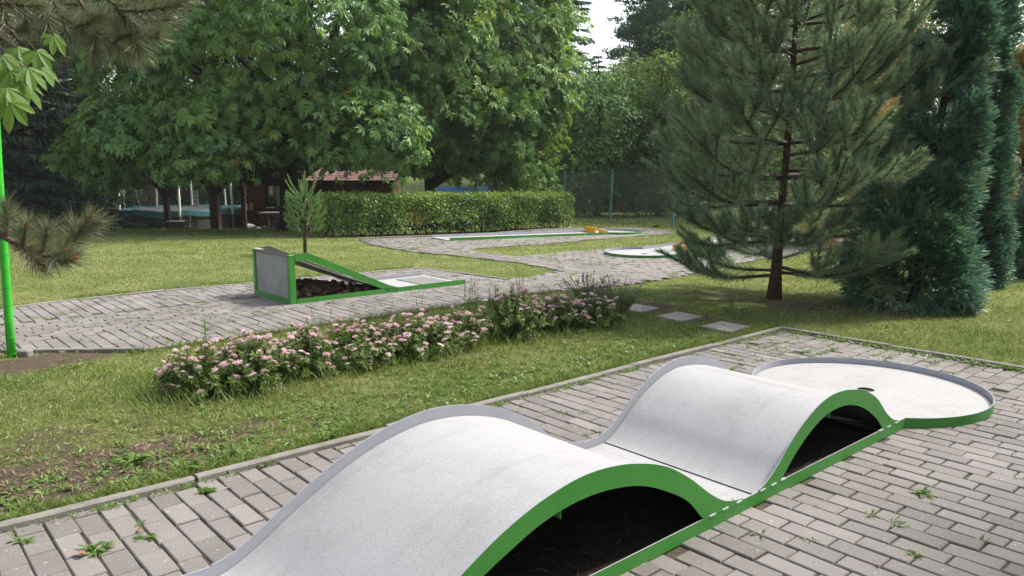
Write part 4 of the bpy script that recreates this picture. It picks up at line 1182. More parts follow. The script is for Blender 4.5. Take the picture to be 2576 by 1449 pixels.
def hb(name, px0, px1, py0, py1, y0, y1, mat, par=None, ch=0, D=HD):
    a = (X(px0, D) - hx0, y0, Z(py1, D) - zb); b = (X(px1, D) - hx0, y1, Z(py0, D) - zb)
    mb = MB()
    if mat == 'brick':   # planks lying one on another
        n = max(2, round((b[2] - a[2]) / .14)); zz = np.linspace(a[2], b[2], n + 1)
        for k in range(n): mb.box((a[0], a[1] + .006 * (k % 2), zz[k] + .004), (b[0], b[1], zz[k + 1] - .002), c=.5)
        mb.box((a[0] + .01, a[1] + .012, a[2]), (b[0] - .01, b[1] - .01, b[2]))
    else: mb.box(a, b)
    return mb.build(name, MT[mat], par or hut)


hb('wall', 615, 667, 447, 581, 0, .12, 'brick'); hb('wall', 845, 902, 447, 581, 0, .12, 'brick')
hb('wall', 953, 990, 447, 581, 0, .12, 'brick'); hb('wall', 902.3, 952.7, 497, 581, 0, .12, 'brick')
hb('wall', 668, 788, 529, 581, .01, .12, 'brick')
hb('wall', 616, 989, 447, 581, 1.6, 1.72, 'brick')
mb = MB().box((X(615, HD) - hx0, .125, 0), (X(615, HD) - hx0 + .12, 1.59, Z(447, HD) - zb)); mb.build('wall', MT['brick'], hut)
mb = MB().box((X(990, HD) - hx0 - .12, .125, 0), (X(990, HD) - hx0, 1.59, Z(447, HD) - zb)); mb.build('wall', MT['brick'], hut)
dr = hb('door', 790, 844, 452, 580, .04, .09, 'timber'); hb('handle', 836, 838, 516, 521, .02, .038, 'steel', dr)
for p0, p1, q0, q1 in ((668, 788, 455, 528), (902.5, 952.5, 474, 496.5)):
    wf = MB(); x0, x1_, z0, z1_ = X(p0, HD) - hx0 + .005, X(p1, HD) - hx0 - .005, Z(q1, HD) - zb, Z(q0, HD) - zb
    for a, b in (((x0, .0, z0), (x0 + .07, .08, z1_)), ((x1_ - .07, .0, z0), (x1_, .08, z1_)), ((x0 + .071, .003, z0), (x1_ - .071, .077, z0 + .07)), ((x0 + .071, .003, z1_ - .07), (x1_ - .071, .077, z1_))): wf.box(a, b)
    if p1 - p0 > 80:
        for f in (.34, .67): wf.box((x0 + (x1_ - x0) * f - .04, .006, z0 + .071), (x0 + (x1_ - x0) * f + .04, .074, z1_ - .071))
    fo = wf.build('window', MT['timber'], hut)
    MB().box((x0 + .071, .035, z0 + .071), (x1_ - .071, .045, z1_ - .071)).build('pane', MT['glass'], fo)
hb('poster', 697, 711, 460, 529, -.012, -.003, 'ivory'); hb('poster_seal', 703, 710, 522, 528, -.016, -.013, 'red')
hb('notice', 678, 688, 468, 490, -.012, -.004, 'paper'); hb('notice', 668, 691, 507, 523, -.012, -.004, 'glass')
hb('notice_edge', 668, 691, 521, 523.5, -.017, -.013, 'paper')
hb('lintel', 612, 993, 452, 460, -.05, -.002, 'timber')
cn = hb('counter', 612, 662, 529, 533, -.38, -.001, 'brick'); hb('counter_bracket', 640, 645, 534, 552, -.28, -.001, 'timber', cn)
# roof with courses of shingles
ye, yr = -.45, .95; ze, zr = Z(455, HD - .45) - zb, Z(396, HD + .95) - zb
rf = MB(); rg = R(81); nrow = 15; xr0, xr1 = X(612, HD) - hx0, X(1004, HD) - hx0
for k in range(nrow):
    t0, t1 = k / nrow, (k + 1.15) / nrow; x = xr0 - rg.random() * .15
    while x < xr1:
        w_ = .16; x2 = min(x + w_ - .006, xr1); xa = max(x, xr0)
        if x2 > xa:
            f = lambda t, dz: (ye + (yr - ye) * t, ze + (zr - ze) * t + dz)
            (ya, za), (yb, zb_) = f(t0, .030 + rg.normal(0, .003)), f(t1, .008)
            rf.add([[xa, ya, za], [x2, ya, za], [x2, yb, zb_], [xa, yb, zb_], [xa, ya, za - .022], [x2, ya, za - .022]], [[0, 1, 2, 3], [4, 5, 1, 0]], c=rg.uniform(.1, .9))
        x += w_
o = rf.build('roof', MT['roof'], hut)
rb_ = MB(); t_ = .05
rb_.add([[xr0, ye, ze - t_], [xr1, ye, ze - t_], [xr1, yr, zr - t_], [xr0, yr, zr - t_], [xr0, ye, ze + .002], [xr1, ye, ze + .002], [xr1, yr, zr + .002], [xr0, yr, zr + .002],
         [xr0, 2 * yr - ye, ze], [xr1, 2 * yr - ye, ze], [xr0, 2 * yr - ye, ze - t_], [xr1, 2 * yr - ye, ze - t_]],
        [[0, 3, 2, 1], [4, 5, 6, 7], [0, 1, 5, 4], [1, 2, 6, 5], [3, 0, 4, 7], [7, 6, 9, 8], [3, 10, 11, 2], [8, 9, 11, 10]])
rb_.build('roof_boards', MT['timber'], hut)
# pergola beside the hut
PD = 26.4; zp = float(zt(X(500, PD), PD)) - .02
pe = thing('pergola', 'dark brown timber pergola with braced posts left of the red hut', 'pergola', (X(500, PD), PD, zp)); ox = X(500, PD)
def L3(px, py, y=0., D=PD): return np.array([X(px, D) - ox, y, Z(py, D) - zp])
for px, w_, rake in ((419, .16, 2), (540, .28, 1)):
    P0 = L3(px, 582); P0[2] = -.1; P1 = L3(px - rake, 449); po = MB().beam(P0, P1, w_, w_); po = po.build('post', MT['timber'], pe)
    for sd in (-1, 1):
        a = L3(px, 492); b = L3(px + sd * 36, 450); a[0] += sd * .05; MB().beam(a, b, .10, .11).build('brace', MT['timber'], pe)
MB().beam(L3(392, 445), L3(622, 445), .16, .20).build('beam', MT['timber'], pe)
a = L3(618, 492); b = L3(588, 450); MB().beam(a + np.array([.0, 0, 0]), b, .10, .11).build('brace', MT['timber'], pe)
MB().beam(L3(612, 582) * np.array([1, 1, 0]), L3(612, 450), .14, .14).build('post', MT['timber'], pe)
z0 = L3(400, 438)[2]
for px in np.linspace(396, 620, 12): MB().beam((X(px, PD) - ox, -.5, z0 + .04), (X(px, PD) - ox, .55, z0 + .05), .07, .12).build('rafter', MT['timber'], pe)
MB().add([[L3(390, 0)[0], -.55, z0 + .11], [L3(624, 0)[0], -.55, z0 + .11], [L3(624, 0)[0], .6, z0 + .135], [L3(390, 0)[0], .6, z0 + .135],
          [L3(390, 0)[0], -.55, z0 + .14], [L3(624, 0)[0], -.55, z0 + .14], [L3(624, 0)[0], .6, z0 + .165], [L3(390, 0)[0], .6, z0 + .165]],
         [[0, 3, 2, 1], [4, 5, 6, 7], [0, 1, 5, 4], [1, 2, 6, 5], [2, 3, 7, 6], [3, 0, 4, 7]]).build('roof_deck', MT['timber'], pe)
for (px, py0, py1, lab, rot) in ((492, 479, 497, 'upper of two white paper sheets hanging in the pergola', 0), (492.5, 499, 518.5, 'lower white paper sheet hanging in the pergola, slightly skewed', -.06)):
    D = PD + .15; p = np.array([X(px, D), D, Z((py0 + py1) / 2, D)]); hw_, hh_ = 7.2 / CF * D, (py1 - py0) / 2 / CF * D
    mb = MB().box((-hw_, -.003, -hh_), (hw_, .003, hh_), m=0)
    for k in range(4): mb.box((-hw_ * .65, -.0045, hh_ * (.5 - .22 * k)), (hw_ * .6, -.0035, hh_ * (.5 - .22 * k) + .012), m=1)
    if rot == 0: mb.tube([(0, 0, hh_), (0, 0, Z(450, D) - p[2])], .003, 4, m=1)
    else: mb.tube([(0, 0, hh_), (0, 0, hh_ + .05)], .003, 4, m=1)
    o = mb.build('paper_sheet', [MT['paper'], MT['panelgrey']]); o.location = p; o.rotation_euler = (0, rot, 0); tag(o, lab, 'notice', 'notices in the pergola')
# slatted crate table and ladder
p = foot(438, 26.2)
ct = thing('slatted_crate', 'pale topped slatted crate beside the left pergola post', 'crate', p); hh = Z(555.5, 26.2) - p[2]
for k in range(9): MB().box((-.22 + k * .052, -.2, hh - .025), (-.182 + k * .052, .2, hh)).build('top_slat', MT['white'] if k % 2 == 0 else MT['panelgrey'], ct)
for k in range(8): MB().box((-.16 + k * .047, -.19, .0), (-.13 + k * .047, -.17, hh - .026)).build('side_slat', MT['darkwood'], ct)
MB().box((-.16, .17, 0), (.2, .19, hh - .026)).build('back_panel', MT['darkwood'], ct)
# trampoline
TD = 29.6; tp = foot(465, TD); tz = Z(524, TD) - tp[2]; TR = 2.22
tra = thing('trampoline', 'round trampoline with blue edge pad, dark skirt and white net poles', 'trampoline', tp)
a = np.linspace(0, 2 * PI, 65)[:-1]; c = np.stack([np.cos(a), np.sin(a)], -1); n = 64; j = np.arange(n); j2 = (j + 1) % n; rg = R(82)
wob = .012 * np.sin(a * 9) + .01 * rg.normal(size=n)
mb = MB(); mb.add(np.concatenate([np.c_[c * (TR - .35), np.full(n, tz)], np.c_[c * (TR - .02), tz + .03 + wob], np.c_[c * TR, tz - .02 + wob], np.c_[c * (TR + .015), tz - .20 + 2 * wob]]),
                  np.vstack([np.stack([k * n + j2, k * n + j, (k + 1) * n + j, (k + 1) * n + j2], -1) for k in range(3)])); mb.build('edge_pad', MT['padblue'], tra)
mb = MB(); mb.add(np.concatenate([np.c_[c * (TR - .36), np.full(n, tz - .01)], [[0, 0, tz - .06]]]), t=np.stack([j, j2, np.full(n, n)], -1)); mb.build('jump_mat', MT['skirt'], tra)
mb = MB(); wv_ = 1 + .012 * np.sin(a * 12); mb.add(np.concatenate([np.c_[c * (TR - .03), np.full(n, tz - .15)], np.c_[c * ((TR - .02) * wv_)[:, None], np.full(n, .03)]]), np.stack([j, j2, n + j2, n + j], -1)[:, ::-1]); mb.build('skirt', MT['skirt'], tra)
for x, y in ((-2.2, -.2), (-1.9, -1.15), (-1.7, 1.4), (-.62, 2.12), (.69, -2.11), (.74, 2.08), (2.06, -.82), (1.95, 1.05)):
    q = np.array([x, y, 0.]) / math.hypot(x, y) * (TR + .05); mb = MB()
    mb.tube([(q[0], q[1], .02), (q[0], q[1], tz - .12)], .028, 8); MB_ = mb.build('leg', MT['steel'], tra)
    mb = MB(); mb.tube([(q[0], q[1], tz - .18), (q[0] * .985, q[1] * .985, tz + .9), (q[0] * .96, q[1] * .96, tz + 1.45)], .042, 8); mb.build('net_pole', MT['white'], tra)
mb = MB(); mb.add(np.concatenate([np.c_[c * (TR - .3), np.full(n, tz)], np.c_[c * (TR - .16), np.full(n, tz + 1.4)]]), np.stack([j, j2, n + j2, n + j], -1)); mb.build('safety_net', MT['net'], tra)
lp = np.array([X(462, 27.0), 27.0, 0.]); lp[2] = zt(*lp[:2])
ld = thing('trampoline_ladder', 'grey metal ladder leaning at the trampoline edge', 'ladder', lp); lh = Z(531, 27.) - lp[2]
for sx in (-1, 1): MB().tube([(sx * .165, 0, 0), (sx * .155, .10, lh)], .014, 6).build('ladder_rail', MT['steel'], ld)
for k in (.17, .49, .82): MB().tube([(-.16, .1 * k, lh * k), (.16, .1 * k, lh * k)], .013, 6).build('rung', MT['steel'], ld)
# ivy wall behind the trampoline
iv = thing('ivy_wall', 'dark ivy covered fence behind the trampoline', 'ivy fence', foot(465, 33.5)); rg = R(83); mb = MB(); k = 9000
P = np.c_[rg.uniform(-3.6, 3.4, k), rg.normal(0, .10, k), 2.3 * rg.random(k)]; P[:, 2] *= 1 + .12 * np.sin(P[:, 0] * 2.2)
mb.kites(P, rdir(rg, k) + np.array([0, -.2, -.4]), np.array([0, -1., .35]) + rg.normal(0, .45, (k, 3)), rg.uniform(.08, .15, k), .09, c=np.clip(rg.normal(.35, .2, k), 0, 1)); mb.build('ivy_leaves', MT['dark_leaf'], iv)
MB().box((-3.6, .15, 0), (3.4, .18, 2.1)).build('panel', MT['deckdark'], iv)
# table, tub, counter goods, stones
p = foot(700, 27.3); th_ = Z(534, 27.3) - p[2]
tb = thing('outdoor_table', 'weathered grey wooden table in front of the hut', 'table', p); x0, x1_ = X(655, 27.3) - p[0], X(748, 27.3) - p[0]
for k in range(5): MB().box((x0, -.45 + k * .18, th_ - .05), (x1_, -.275 + k * .18, th_)).build('top_board', MT['darkwood'], tb)
MB().box((x0 + .1, -.40, th_ - .14), (x1_ - .1, .40, th_ - .052)).build('apron', MT['darkwood'], tb)
for xx in (x0 + .12, x1_ - .12):
    for yy in (-.35, .35): MB().box((xx - .04, yy - .04, -.05), (xx + .04, yy + .04, th_ - .142)).build('leg', MT['darkwood'], tb)
p = foot(709, 25.0); tu = MB(); W2_, hh = X(733, 25) - p[0], .30
tu.add([[-.21, -.16, 0], [.21, -.16, 0], [.21, .16, 0], [-.21, .16, 0], [-.30, -.22, hh], [.30, -.22, hh], [.30, .22, hh], [-.30, .22, hh], [-.26, -.18, hh], [.26, -.18, hh], [.26, .18, hh], [-.26, .18, hh], [-.24, -.16, hh - .06], [.24, -.16, hh - .06], [.24, .16, hh - .06], [-.24, .16, hh - .06]],
       [[0, 1, 5, 4], [1, 2, 6, 5], [2, 3, 7, 6], [3, 0, 4, 7], [4, 5, 9, 8], [5, 6, 10, 9], [6, 7, 11, 10], [7, 4, 8, 11], [8, 9, 13, 12], [9, 10, 14, 13], [10, 11, 15, 14], [11, 8, 12, 15], [12, 13, 14, 15]])
o = tu.build('planter_tub', MT['darkwood']); o.location = p; tag(o, 'dark flared planter tub on the grass left of the young pine', 'planter')
p = foot(722, 28.2)
for px, D, lab, sd in ((706, 28.3, 'dark wooden chair under the weathered table, left of the chestnut trunk', 1), (728, 28.1, 'dark wooden chair half hidden by the chestnut trunk', 2)):
    q = foot(px, D); ch = thing('wooden_chair', lab, 'chair', q, .3 * sd, 'chairs by the hut')
    MB().box((-.2, -.2, .42), (.2, .2, .46)).build('seat', MT['timber'], ch); MB().box((-.2, .17, .465), (.2, .2, .85)).build('backrest', MT['timber'], ch)
    for sx in (-.17, .17):
        for sy in (-.17, .17): MB().box((sx - .02, sy - .02, 0), (sx + .02, sy + .02, .418)).build('leg', MT['timber'], ch)
cz = Z(528.8, HD - .2)
p = np.array([X(620, HD - .2), HD - .2, cz]); mb = MB(); mb.tube([(0, 0, 0), (0, 0, .14), (0, 0, .18), (0, 0, .25)], [.038, .038, .016, .014], 10)
o = mb.build('bottle', MT['white']); o.location = p; tag(o, 'small white bottle on the counter shelf of the hut', 'bottle')
p = np.array([X(632, HD - .2), HD - .2, cz]); o = MB().cbox((-.055, -.05, 0), (.055, .05, .26), .006).build('carton', MT['orange']); o.location = p; tag(o, 'orange brown carton on the counter shelf of the hut', 'carton')
rg = R(84)
for k, (px, D, s_, lab) in enumerate(((622, 27.6, .26, 'large pale stone at the foot of the red wall, left end'), (663, 27.6, .17, 'pale round stone below the table leg'), (676, 27.4, .14, 'small pale stone right of the round one under the table'), (648, 27.7, .12, 'small grey stone between the two bigger pale stones'))):
    u_, v_ = np.meshgrid(np.linspace(0, 2 * PI, 13)[:-1], np.linspace(.05, PI - .05, 7)); r_ = s_ * (1 + .12 * rg.normal(size=u_.shape))
    vs = np.stack([r_ * np.cos(u_) * np.sin(v_), r_ * np.sin(u_) * np.sin(v_) * .7, r_ * np.cos(v_) * .5 + s_ * .3], -1).reshape(-1, 3)
    q = [[a_ * 12 + b_, (a_ + 1) * 12 + b_, (a_ + 1) * 12 + (b_ + 1) % 12, a_ * 12 + (b_ + 1) % 12] for a_ in range(6) for b_ in range(12)]
    o = MB().add(vs, q).build('stone', MT['stone'], smooth=True); o.location = foot(px, D); tag(o, lab, 'stone', 'stones at the foot of the hut')


# ------------------------------------------------------------------- fences
def chain(par, A, B, hA, hB, sp=.085, wd=.003, mat='wire'):
    """woven wire between two post feet A, B (relative to par)"""
    A = np.asarray(A, float); B = np.asarray(B, float); L = np.linalg.norm((B - A)[:2]); h = (hA + hB) / 2
    mb = MB(); dx = (B - A)
    def pt(u, z): t = u / L; return A + dx * t + np.array([0, 0, z * ((hA * (1 - t) + hB * t) / h)])
    st = sp * math.sqrt(2); off = np.array([-dx[1], dx[0], 0]) / L * .003
    V = []
    for sgn in (1, -1):
        for u0 in np.arange(-h, L + h, st):
            a, b = (u0, 0.), (u0 + sgn * h, h)
            pts = []
            for t in (0., 1.): pts.append([a[0] + (b[0] - a[0]) * t, h * t])
            (ua, za), (ub, zb2) = pts
            if sgn > 0:
                if ua < 0: za += -ua; ua = 0
                if ub > L: zb2 -= (ub - L); ub = L
            else:
                if ua > L: za += ua - L; ua = L
                if ub < 0: zb2 -= -ub; ub = 0
            if zb2 - za < .02 or ua > L or ub > L + 1e-6 or ua < -1e-6 or ub < -1e-6: continue
            p, q = pt(ua, za) + off * sgn, pt(ub, zb2) + off * sgn
            mb.beam(p, q, wd, wd)
    o = mb.build('wire_mesh', MT[mat], par)
    mb = MB()
    for f in (.02, .5, .985): mb.tube([A + [0, 0, hA * f], B + [0, 0, hB * f]], .004, 5)
    mb.build('tension_wire', MT[mat], par)
    return o


FP = [(2180, 17.6, 425), (1925, 20., 428), (1693, 22.8, 432), (1535, 26.4, 430), (1416, 30., 434), (1297, 33.5, 436), (1197, 37., 439)]
f0 = foot(1535, 26.4); fe = thing('chain_link_fence', 'tall green wire mesh fence on blue green posts behind the lanes', 'fence', f0)
pr = None
for px, D, top in FP:
    p = foot(px, D); h = Z(top, D) - p[2]; rel = p - f0
    mb = MB(); lean = .06 if px < 1900 else .03
    mb.tube([rel + [0, 0, -.1], rel + [lean, 0, h + .05]], .034, 10); mb.tube([rel + [lean, 0, h + .05], rel + [lean, 0, h + .06]], .04, 10)
    mb.build('post', MT['fenceblue'], fe)
    if pr is not None: chain(fe, pr[0], rel, pr[1] - .04, h - .04)
    pr = (rel, h)
# bright post with its wire at the left
bp = at(29, 897); D = bp[1]
lf = thing('mesh_fence', 'bright green post wrapped in wire at the left edge, with its mesh panel', 'fence', bp)
axis = [np.array([0, 0, -.06])] + [W(px, py, D) - bp for px, py in ((22, 800), (14, 690), (5, 570), (-4, 440), (-12, 300), (-26, 60))]
mb = MB(); mb.tube(axis, .031, 16); po = mb.build('post', MT['green_post'], lf, True)
rg = R(85); ax = cat_curve(axis, 60)
for k in range(2, 58, 3):
    mb = MB(); dd = nrm(ax[k + 1] - ax[k]) ; t, b = perp(dd); aa = np.linspace(0, 2 * PI, 17); tilt = rg.uniform(-.15, .15)
    mb.tube([ax[k] + (t * math.cos(q) + b * math.sin(q)) * .0325 + dd * .0325 * tilt * math.cos(q) for q in aa], .0022, 5, cap=False); mb.build('wire_band', MT['green_post'], po)
chain(lf, (-.03, 0, 0), (-2.6, -.5, 0), 2.0, 2.0, .05, .003, 'wire')
o = MB().cbox((0, -.05, 0), (.09, .03, .07), .01).build('post_foot_block', MT['kerb'], lf); o.location = (.05, .03, -.02)

# ------------------------------------------------- playground far behind
p = foot(1140, 46); mb = MB(); hh = Z(469, 46) - p[2]; w_ = 40 / CF * 46
mu = thing('painted_wall', 'blue painted wall with pale figures beyond the hedge, right of the slim chestnut', 'wall', p)
MB().box((-w_, 0, 0), (w_ * 2.2, .12, hh)).build('panel', MT['bluewall'], mu)
rg = R(86)
for k, x in enumerate((-.5, .05, .3, .95, 1.5)):
    mb = MB(); aa = np.linspace(0, 2 * PI, 15)[:-1]; h0 = hh * (.3 + .1 * k % .3)
    mb.add(np.vstack([np.c_[x + .13 * np.cos(aa), np.full(14, -.012), hh * .45 + h0 * .5 * np.sin(aa)], [[x, -.014, hh * .45]]]), t=[[q, (q + 1) % 14, 14] for q in range(14)])
    mb.build('painted_figure', MT['skyblue'] if k % 2 else MT['ivory'], mu)
p = foot(1030, 43); h1 = Z(487.5, 43) - p[2]
pf = thing('playground_fence', 'light metal mesh fence above a pale blue board by the green bank', 'fence', p); w_ = 46 / CF * 43
MB().box((-w_, 0, h1 - .35), (w_ * 1.1, .04, h1)).build('board', MT['skyblue'], pf)
h2 = Z(458, 43) - p[2]
for x in np.linspace(-w_, w_ * 1.1, 4): MB().tube([(x, .05, -.1), (x, .05, h2)], .035, 6).build('post', MT['steel'], pf)
mb = MB()
for x in np.arange(-w_, w_ * 1.1, .12): mb.beam((x, .08, h1), (x, .08, h2), .008)
for z in np.arange(h1 + .1, h2, .2): mb.beam((-w_, .085, z), (w_ * 1.1, .085, z), .008)
mb.build('wire_mesh', MT['steel'], pf)
p = foot(1036, 58); p[2] = zt(p[0], p[1]); z0 = Z(462, 58) - p[2]; z1_ = Z(436, 58) - p[2]
sl = thing('playground_slide', 'small yellow slide with red base on the green bank far behind', 'slide', p)
mb = MB(); mb.beam((-.3, 0, z1_), (.35, 0, max(z0, 0) + .1), .4, .08); mb.build('chute', MT['yellow'], sl)
MB().box((-.5, .0, 0), (-.28, .35, z1_)).build('tower', MT['yellow'], sl); MB().box((-.2, .4, 0), (.45, .55, max(.3, z0 + .25))).build('base', MT['red'], sl)

# ================================================ shrubs, near branches, grass
rg = R(91)
heads = []
for k in range(6):   # one flower head: a shallow dome of tiny blossoms
    r_ = R(900 + k); mb = MB(); n = 70; a = r_.uniform(0, 2 * PI, n); q = np.sqrt(r_.random(n)); s_ = .030
    C = np.c_[np.cos(a) * q * s_, np.sin(a) * q * s_, .012 * (1 - q ** 2) + r_.normal(0, .002, n)]
    d = rdir(r_, n); d[:, 2] = np.abs(d[:, 2]) * .6; base = (.85, .62, .5, .75, .15, .95)[k]
    for rot in range(3):
        dd = d + rdir(r_, n) * .9; mb.kites(C, dd, np.array([0, 0, 1.]) + r_.normal(0, .5, (n, 3)), .0095, .0075, c=np.clip(r_.normal(base, .12, n), 0, 1), mid=.6)
    mb.tube([(0, 0, -.05), (0, 0, .004)], [.0018, .003], 5, c=.1, m=1)
    o = mb.build('flower_head', [MT['petal'], MT['weed']]); heads.append(o)
used = set()


def spirea(px, py, rad, hgt, nsh, nhead, label, seed, pale=0., hdens=1.):
    r_ = R(seed); p = at(px, py); root = thing('spirea_shrub', label, 'flowering shrub', p, r_.uniform(0, 6), 'pink flowering shrubs in a row')
    lf = MB(); st = MB(); ends = []
    for k in range(nsh):
        az = r_.uniform(0, 2 * PI); q = math.sqrt(r_.random()); b0 = np.array([math.cos(az), math.sin(az), 0]) * q * rad * .45
        e = np.array([math.cos(az), math.sin(az), 0]) * q * rad * r_.uniform(1.0, 1.3) + np.array([0, 0, .86 * hgt * (1.02 - .75 * q ** 2.0) * r_.uniform(.72, 1.1)]) + r_.normal(0, .03, 3)
        C = cat_curve([b0, (b0 + e) / 2 + np.array([0, 0, .08 * hgt]), e], 6); st.tube(C, np.linspace(.0035, .0016, 6), 4, cap=False)
        m_ = 46; t = .12 + .88 * r_.random(m_) ** .8; i = t * 5; j = np.clip(i.astype(int), 0, 4); f = (i - j)[:, None]
        P = C[j] * (1 - f) + C[j + 1] * f; dd = nrm(C[j + 1] - C[j]); a, b = perp(dd); ph = r_.uniform(0, 6.28, m_)[:, None]
        d = (a * np.cos(ph) + b * np.sin(ph)) + dd * r_.uniform(.2, .9, m_)[:, None]
        lf.kites(P, d, dd + np.array([0, 0, .6]) + r_.normal(0, .35, (m_, 3)), r_.uniform(.026, .046, m_), r_.uniform(.011, .017, m_), c=np.clip(.28 + .4 * t + r_.normal(0, .14, m_) + pale, 0, 1), droop=.15)
        ends.append(e)
    lf.build('foliage', MT['spirea'], root); st.build('stems', MT['twig'], root)
    ends = np.array(ends); w_ = ends[:, 2] + .7 * r_.random(len(ends)) * hgt; idx = np.argsort(-w_)[:int(nhead * 2.2)]; idx = r_.choice(idx, min(int(nhead * 1.95), len(idx)), False)
    for i in idx:
        h = int(r_.choice(6, p=[.28, .24, .17, .16, .10, .05]))
        if h in used: o = heads[h].copy(); COL.objects.link(o)
        else: o = heads[h]; used.add(h)
        o.parent = root; o.location = ends[i] + np.array([0, 0, .012]); o.rotation_euler = (r_.normal(0, .3), r_.normal(0, .3), r_.uniform(0, 6)); s_ = r_.uniform(.42, .88); o.scale = (s_, s_, s_ * r_.uniform(.6, 1.1))
    return root


SPI = [(520, 985, .27, .34, 95, 40, 'pink spirea at the left end of the flower row, dark foot'), (640, 968, .30, .37, 110, 46, 'pink spirea second from the left end of the flower row'),
       (770, 935, .27, .36, 95, 44, 'pink spirea third from the left end of the flower row'), (905, 915, .29, .35, 100, 46, 'pink spirea in the row where tall dry stalks rise from a gap'),
       (1040, 890, .31, .36, 110, 50, 'pink spirea in the middle of the row below the ramp lane'), (1160, 868, .28, .32, 95, 34, 'pink spirea just left of the tallest green clump in the row'),
       (1290, 845, .32, .44, 120, 16, 'tallest green spirea clump of the row with few flowers'), (1395, 828, .31, .34, 110, 44, 'pink spirea between the tall green clump and the lavender'),
       (1490, 815, .28, .30, 95, 30, 'pink spirea at the right end of the row in front of the lavender')]
for k, (px, py, rd, hg, ns, nh, lab) in enumerate(SPI): spirea(px, py, rd, hg, int(ns * 1.3), nh, lab, 300 + k, pale=(.05 if k != 6 else .0))


def lavender(px, py, label, seed, rad=.24, hgt=.34, n=70):
    r_ = R(seed); p = at(px, py); root = thing('lavender', label, 'lavender', p, 0, 'lavender plants'); st = MB(); fl = MB(); lf = MB()
    for k in range(n):
        az = r_.uniform(0, 6.28); q = math.sqrt(r_.random()); o_ = np.array([math.cos(az), math.sin(az), 0]); b0 = o_ * q * rad * .35; e = o_ * q * rad * 1.15 + np.array([0, 0, hgt * (1.05 - .35 * q) * r_.uniform(.8, 1.08)])
        C = cat_curve([b0, (b0 + e) / 2 + np.array([0, 0, .04]), e], 5); st.tube(C, .0017, 4, cap=False, c=.4)
        m_ = 26; t = .1 + .5 * r_.random(m_); j = np.clip((t * 4).astype(int), 0, 3); f = (t * 4 - j)[:, None]; P = C[j] * (1 - f) + C[j + 1] * f
        d = rdir(r_, m_) * .6 + np.array([0, 0, .8]); lf.kites(P, d, rdir(r_, m_), r_.uniform(.03, .06, m_), .006, c=r_.random(m_))
        if r_.random() < .42:
            dd = nrm(e - C[3]); m_ = 26; t = r_.random(m_); P = e + dd * (.06 * t)[:, None]; d = rdir(r_, m_) + dd * .6
            fl.kites(P, d, rdir(r_, m_), .011, .008, c=r_.random(m_))
    st.build('stems', MT['lavleaf'], root); lf.build('foliage', MT['lavleaf'], root); fl.build('flower_spikes', MT['lavender'], root)


lavender(1478, 775, 'lavender behind the flower row, its purple spikes against the paved path', 321, n=75)
lavender(1552, 792, 'lavender at the right end of the flower row beside the stepping slab', 322, n=95)


def stalks(px, py, label, seed, n, hgt, mat='grass', spread=.05, name='tall_weed', leafy=True):
    r_ = R(seed); p = at(px, py); mb = MB()
    for k in range(n):
        b0 = np.array([*r_.normal(0, spread, 2), 0]); e = b0 + np.array([*r_.normal(0, .10 * hgt, 2), hgt * r_.uniform(.7, 1.1)])
        C = cat_curve([b0, (b0 + e) / 2, e], 6); mb.tube(C, np.linspace(.0032, .0012, 6), 4, cap=False, c=r_.uniform(.4, .75))
        if leafy:
            m_ = 14; t = r_.random(m_) * .95; j = np.clip((t * 5).astype(int), 0, 4); P = C[j]; d = rdir(r_, m_) + np.array([0, 0, .25])
            mb.kites(P, d, rdir(r_, m_) * .4 + np.array([0, 0, 1.]), r_.uniform(.05, .09, m_) * hgt * 1.5, .017, c=np.clip(r_.normal(.45, .2, m_), 0, 1), droop=.25)
        else:
            m_ = 7; d = rdir(r_, m_) * .5 + np.array([0, 0, 1.]); mb.kites(np.tile(b0, (m_, 1)), d, rdir(r_, m_), r_.uniform(.3, .6, m_) * hgt, .006, c=r_.uniform(.3, .8, m_), droop=.3)
    o = mb.build(name, MT[mat]); o.location = p; tag(o, label, 'weed', 'tall weeds in the flower row')


stalks(1262, 838, 'dense leafy weed rising in front of the tallest spirea clump', 331, 14, .36, 'weed', .12)
stalks(1305, 800, 'long grass blades standing above the tall green clump', 332, 8, .55, 'grass', .05, leafy=False)
stalks(1215, 815, 'leafy weed left of the tall green clump', 333, 8, .42, 'weed', .10)
stalks(800, 905, 'thin dry stalks in the gap between two pink shrubs', 334, 6, .46, 'grass', .06, leafy=False)
stalks(1058, 848, 'single thin weed stalk against the ramp lane paving', 335, 2, .42, 'weed', .02)
stalks(980, 880, 'slender seed stalks among the pink flowers below the ramp', 336, 3, .5, 'grass', .05, leafy=False)
stalks(530, 965, 'pale green weed with pointed leaves in the leftmost pink shrubs', 337, 3, .48, 'weed', .03)
stalks(1180, 806, 'thin weed stalk at the edge of the path above the flower row', 338, 2, .36, 'weed', .03)
stalks(1440, 800, 'wispy grass between the lavender and the pink shrubs', 339, 8, .38, 'grass', .10, leafy=False)

# ---------------------------------------------- branches reaching in at the left
npn = thing('near_pine', 'pine beyond the left edge, its long needled branches reaching into the picture', 'pine tree', (-4.1, 3.9, 0.))
o_ = np.array([-4.1, 3.9, 0.]); wood = MB(); ne = MB(); rg = R(95)


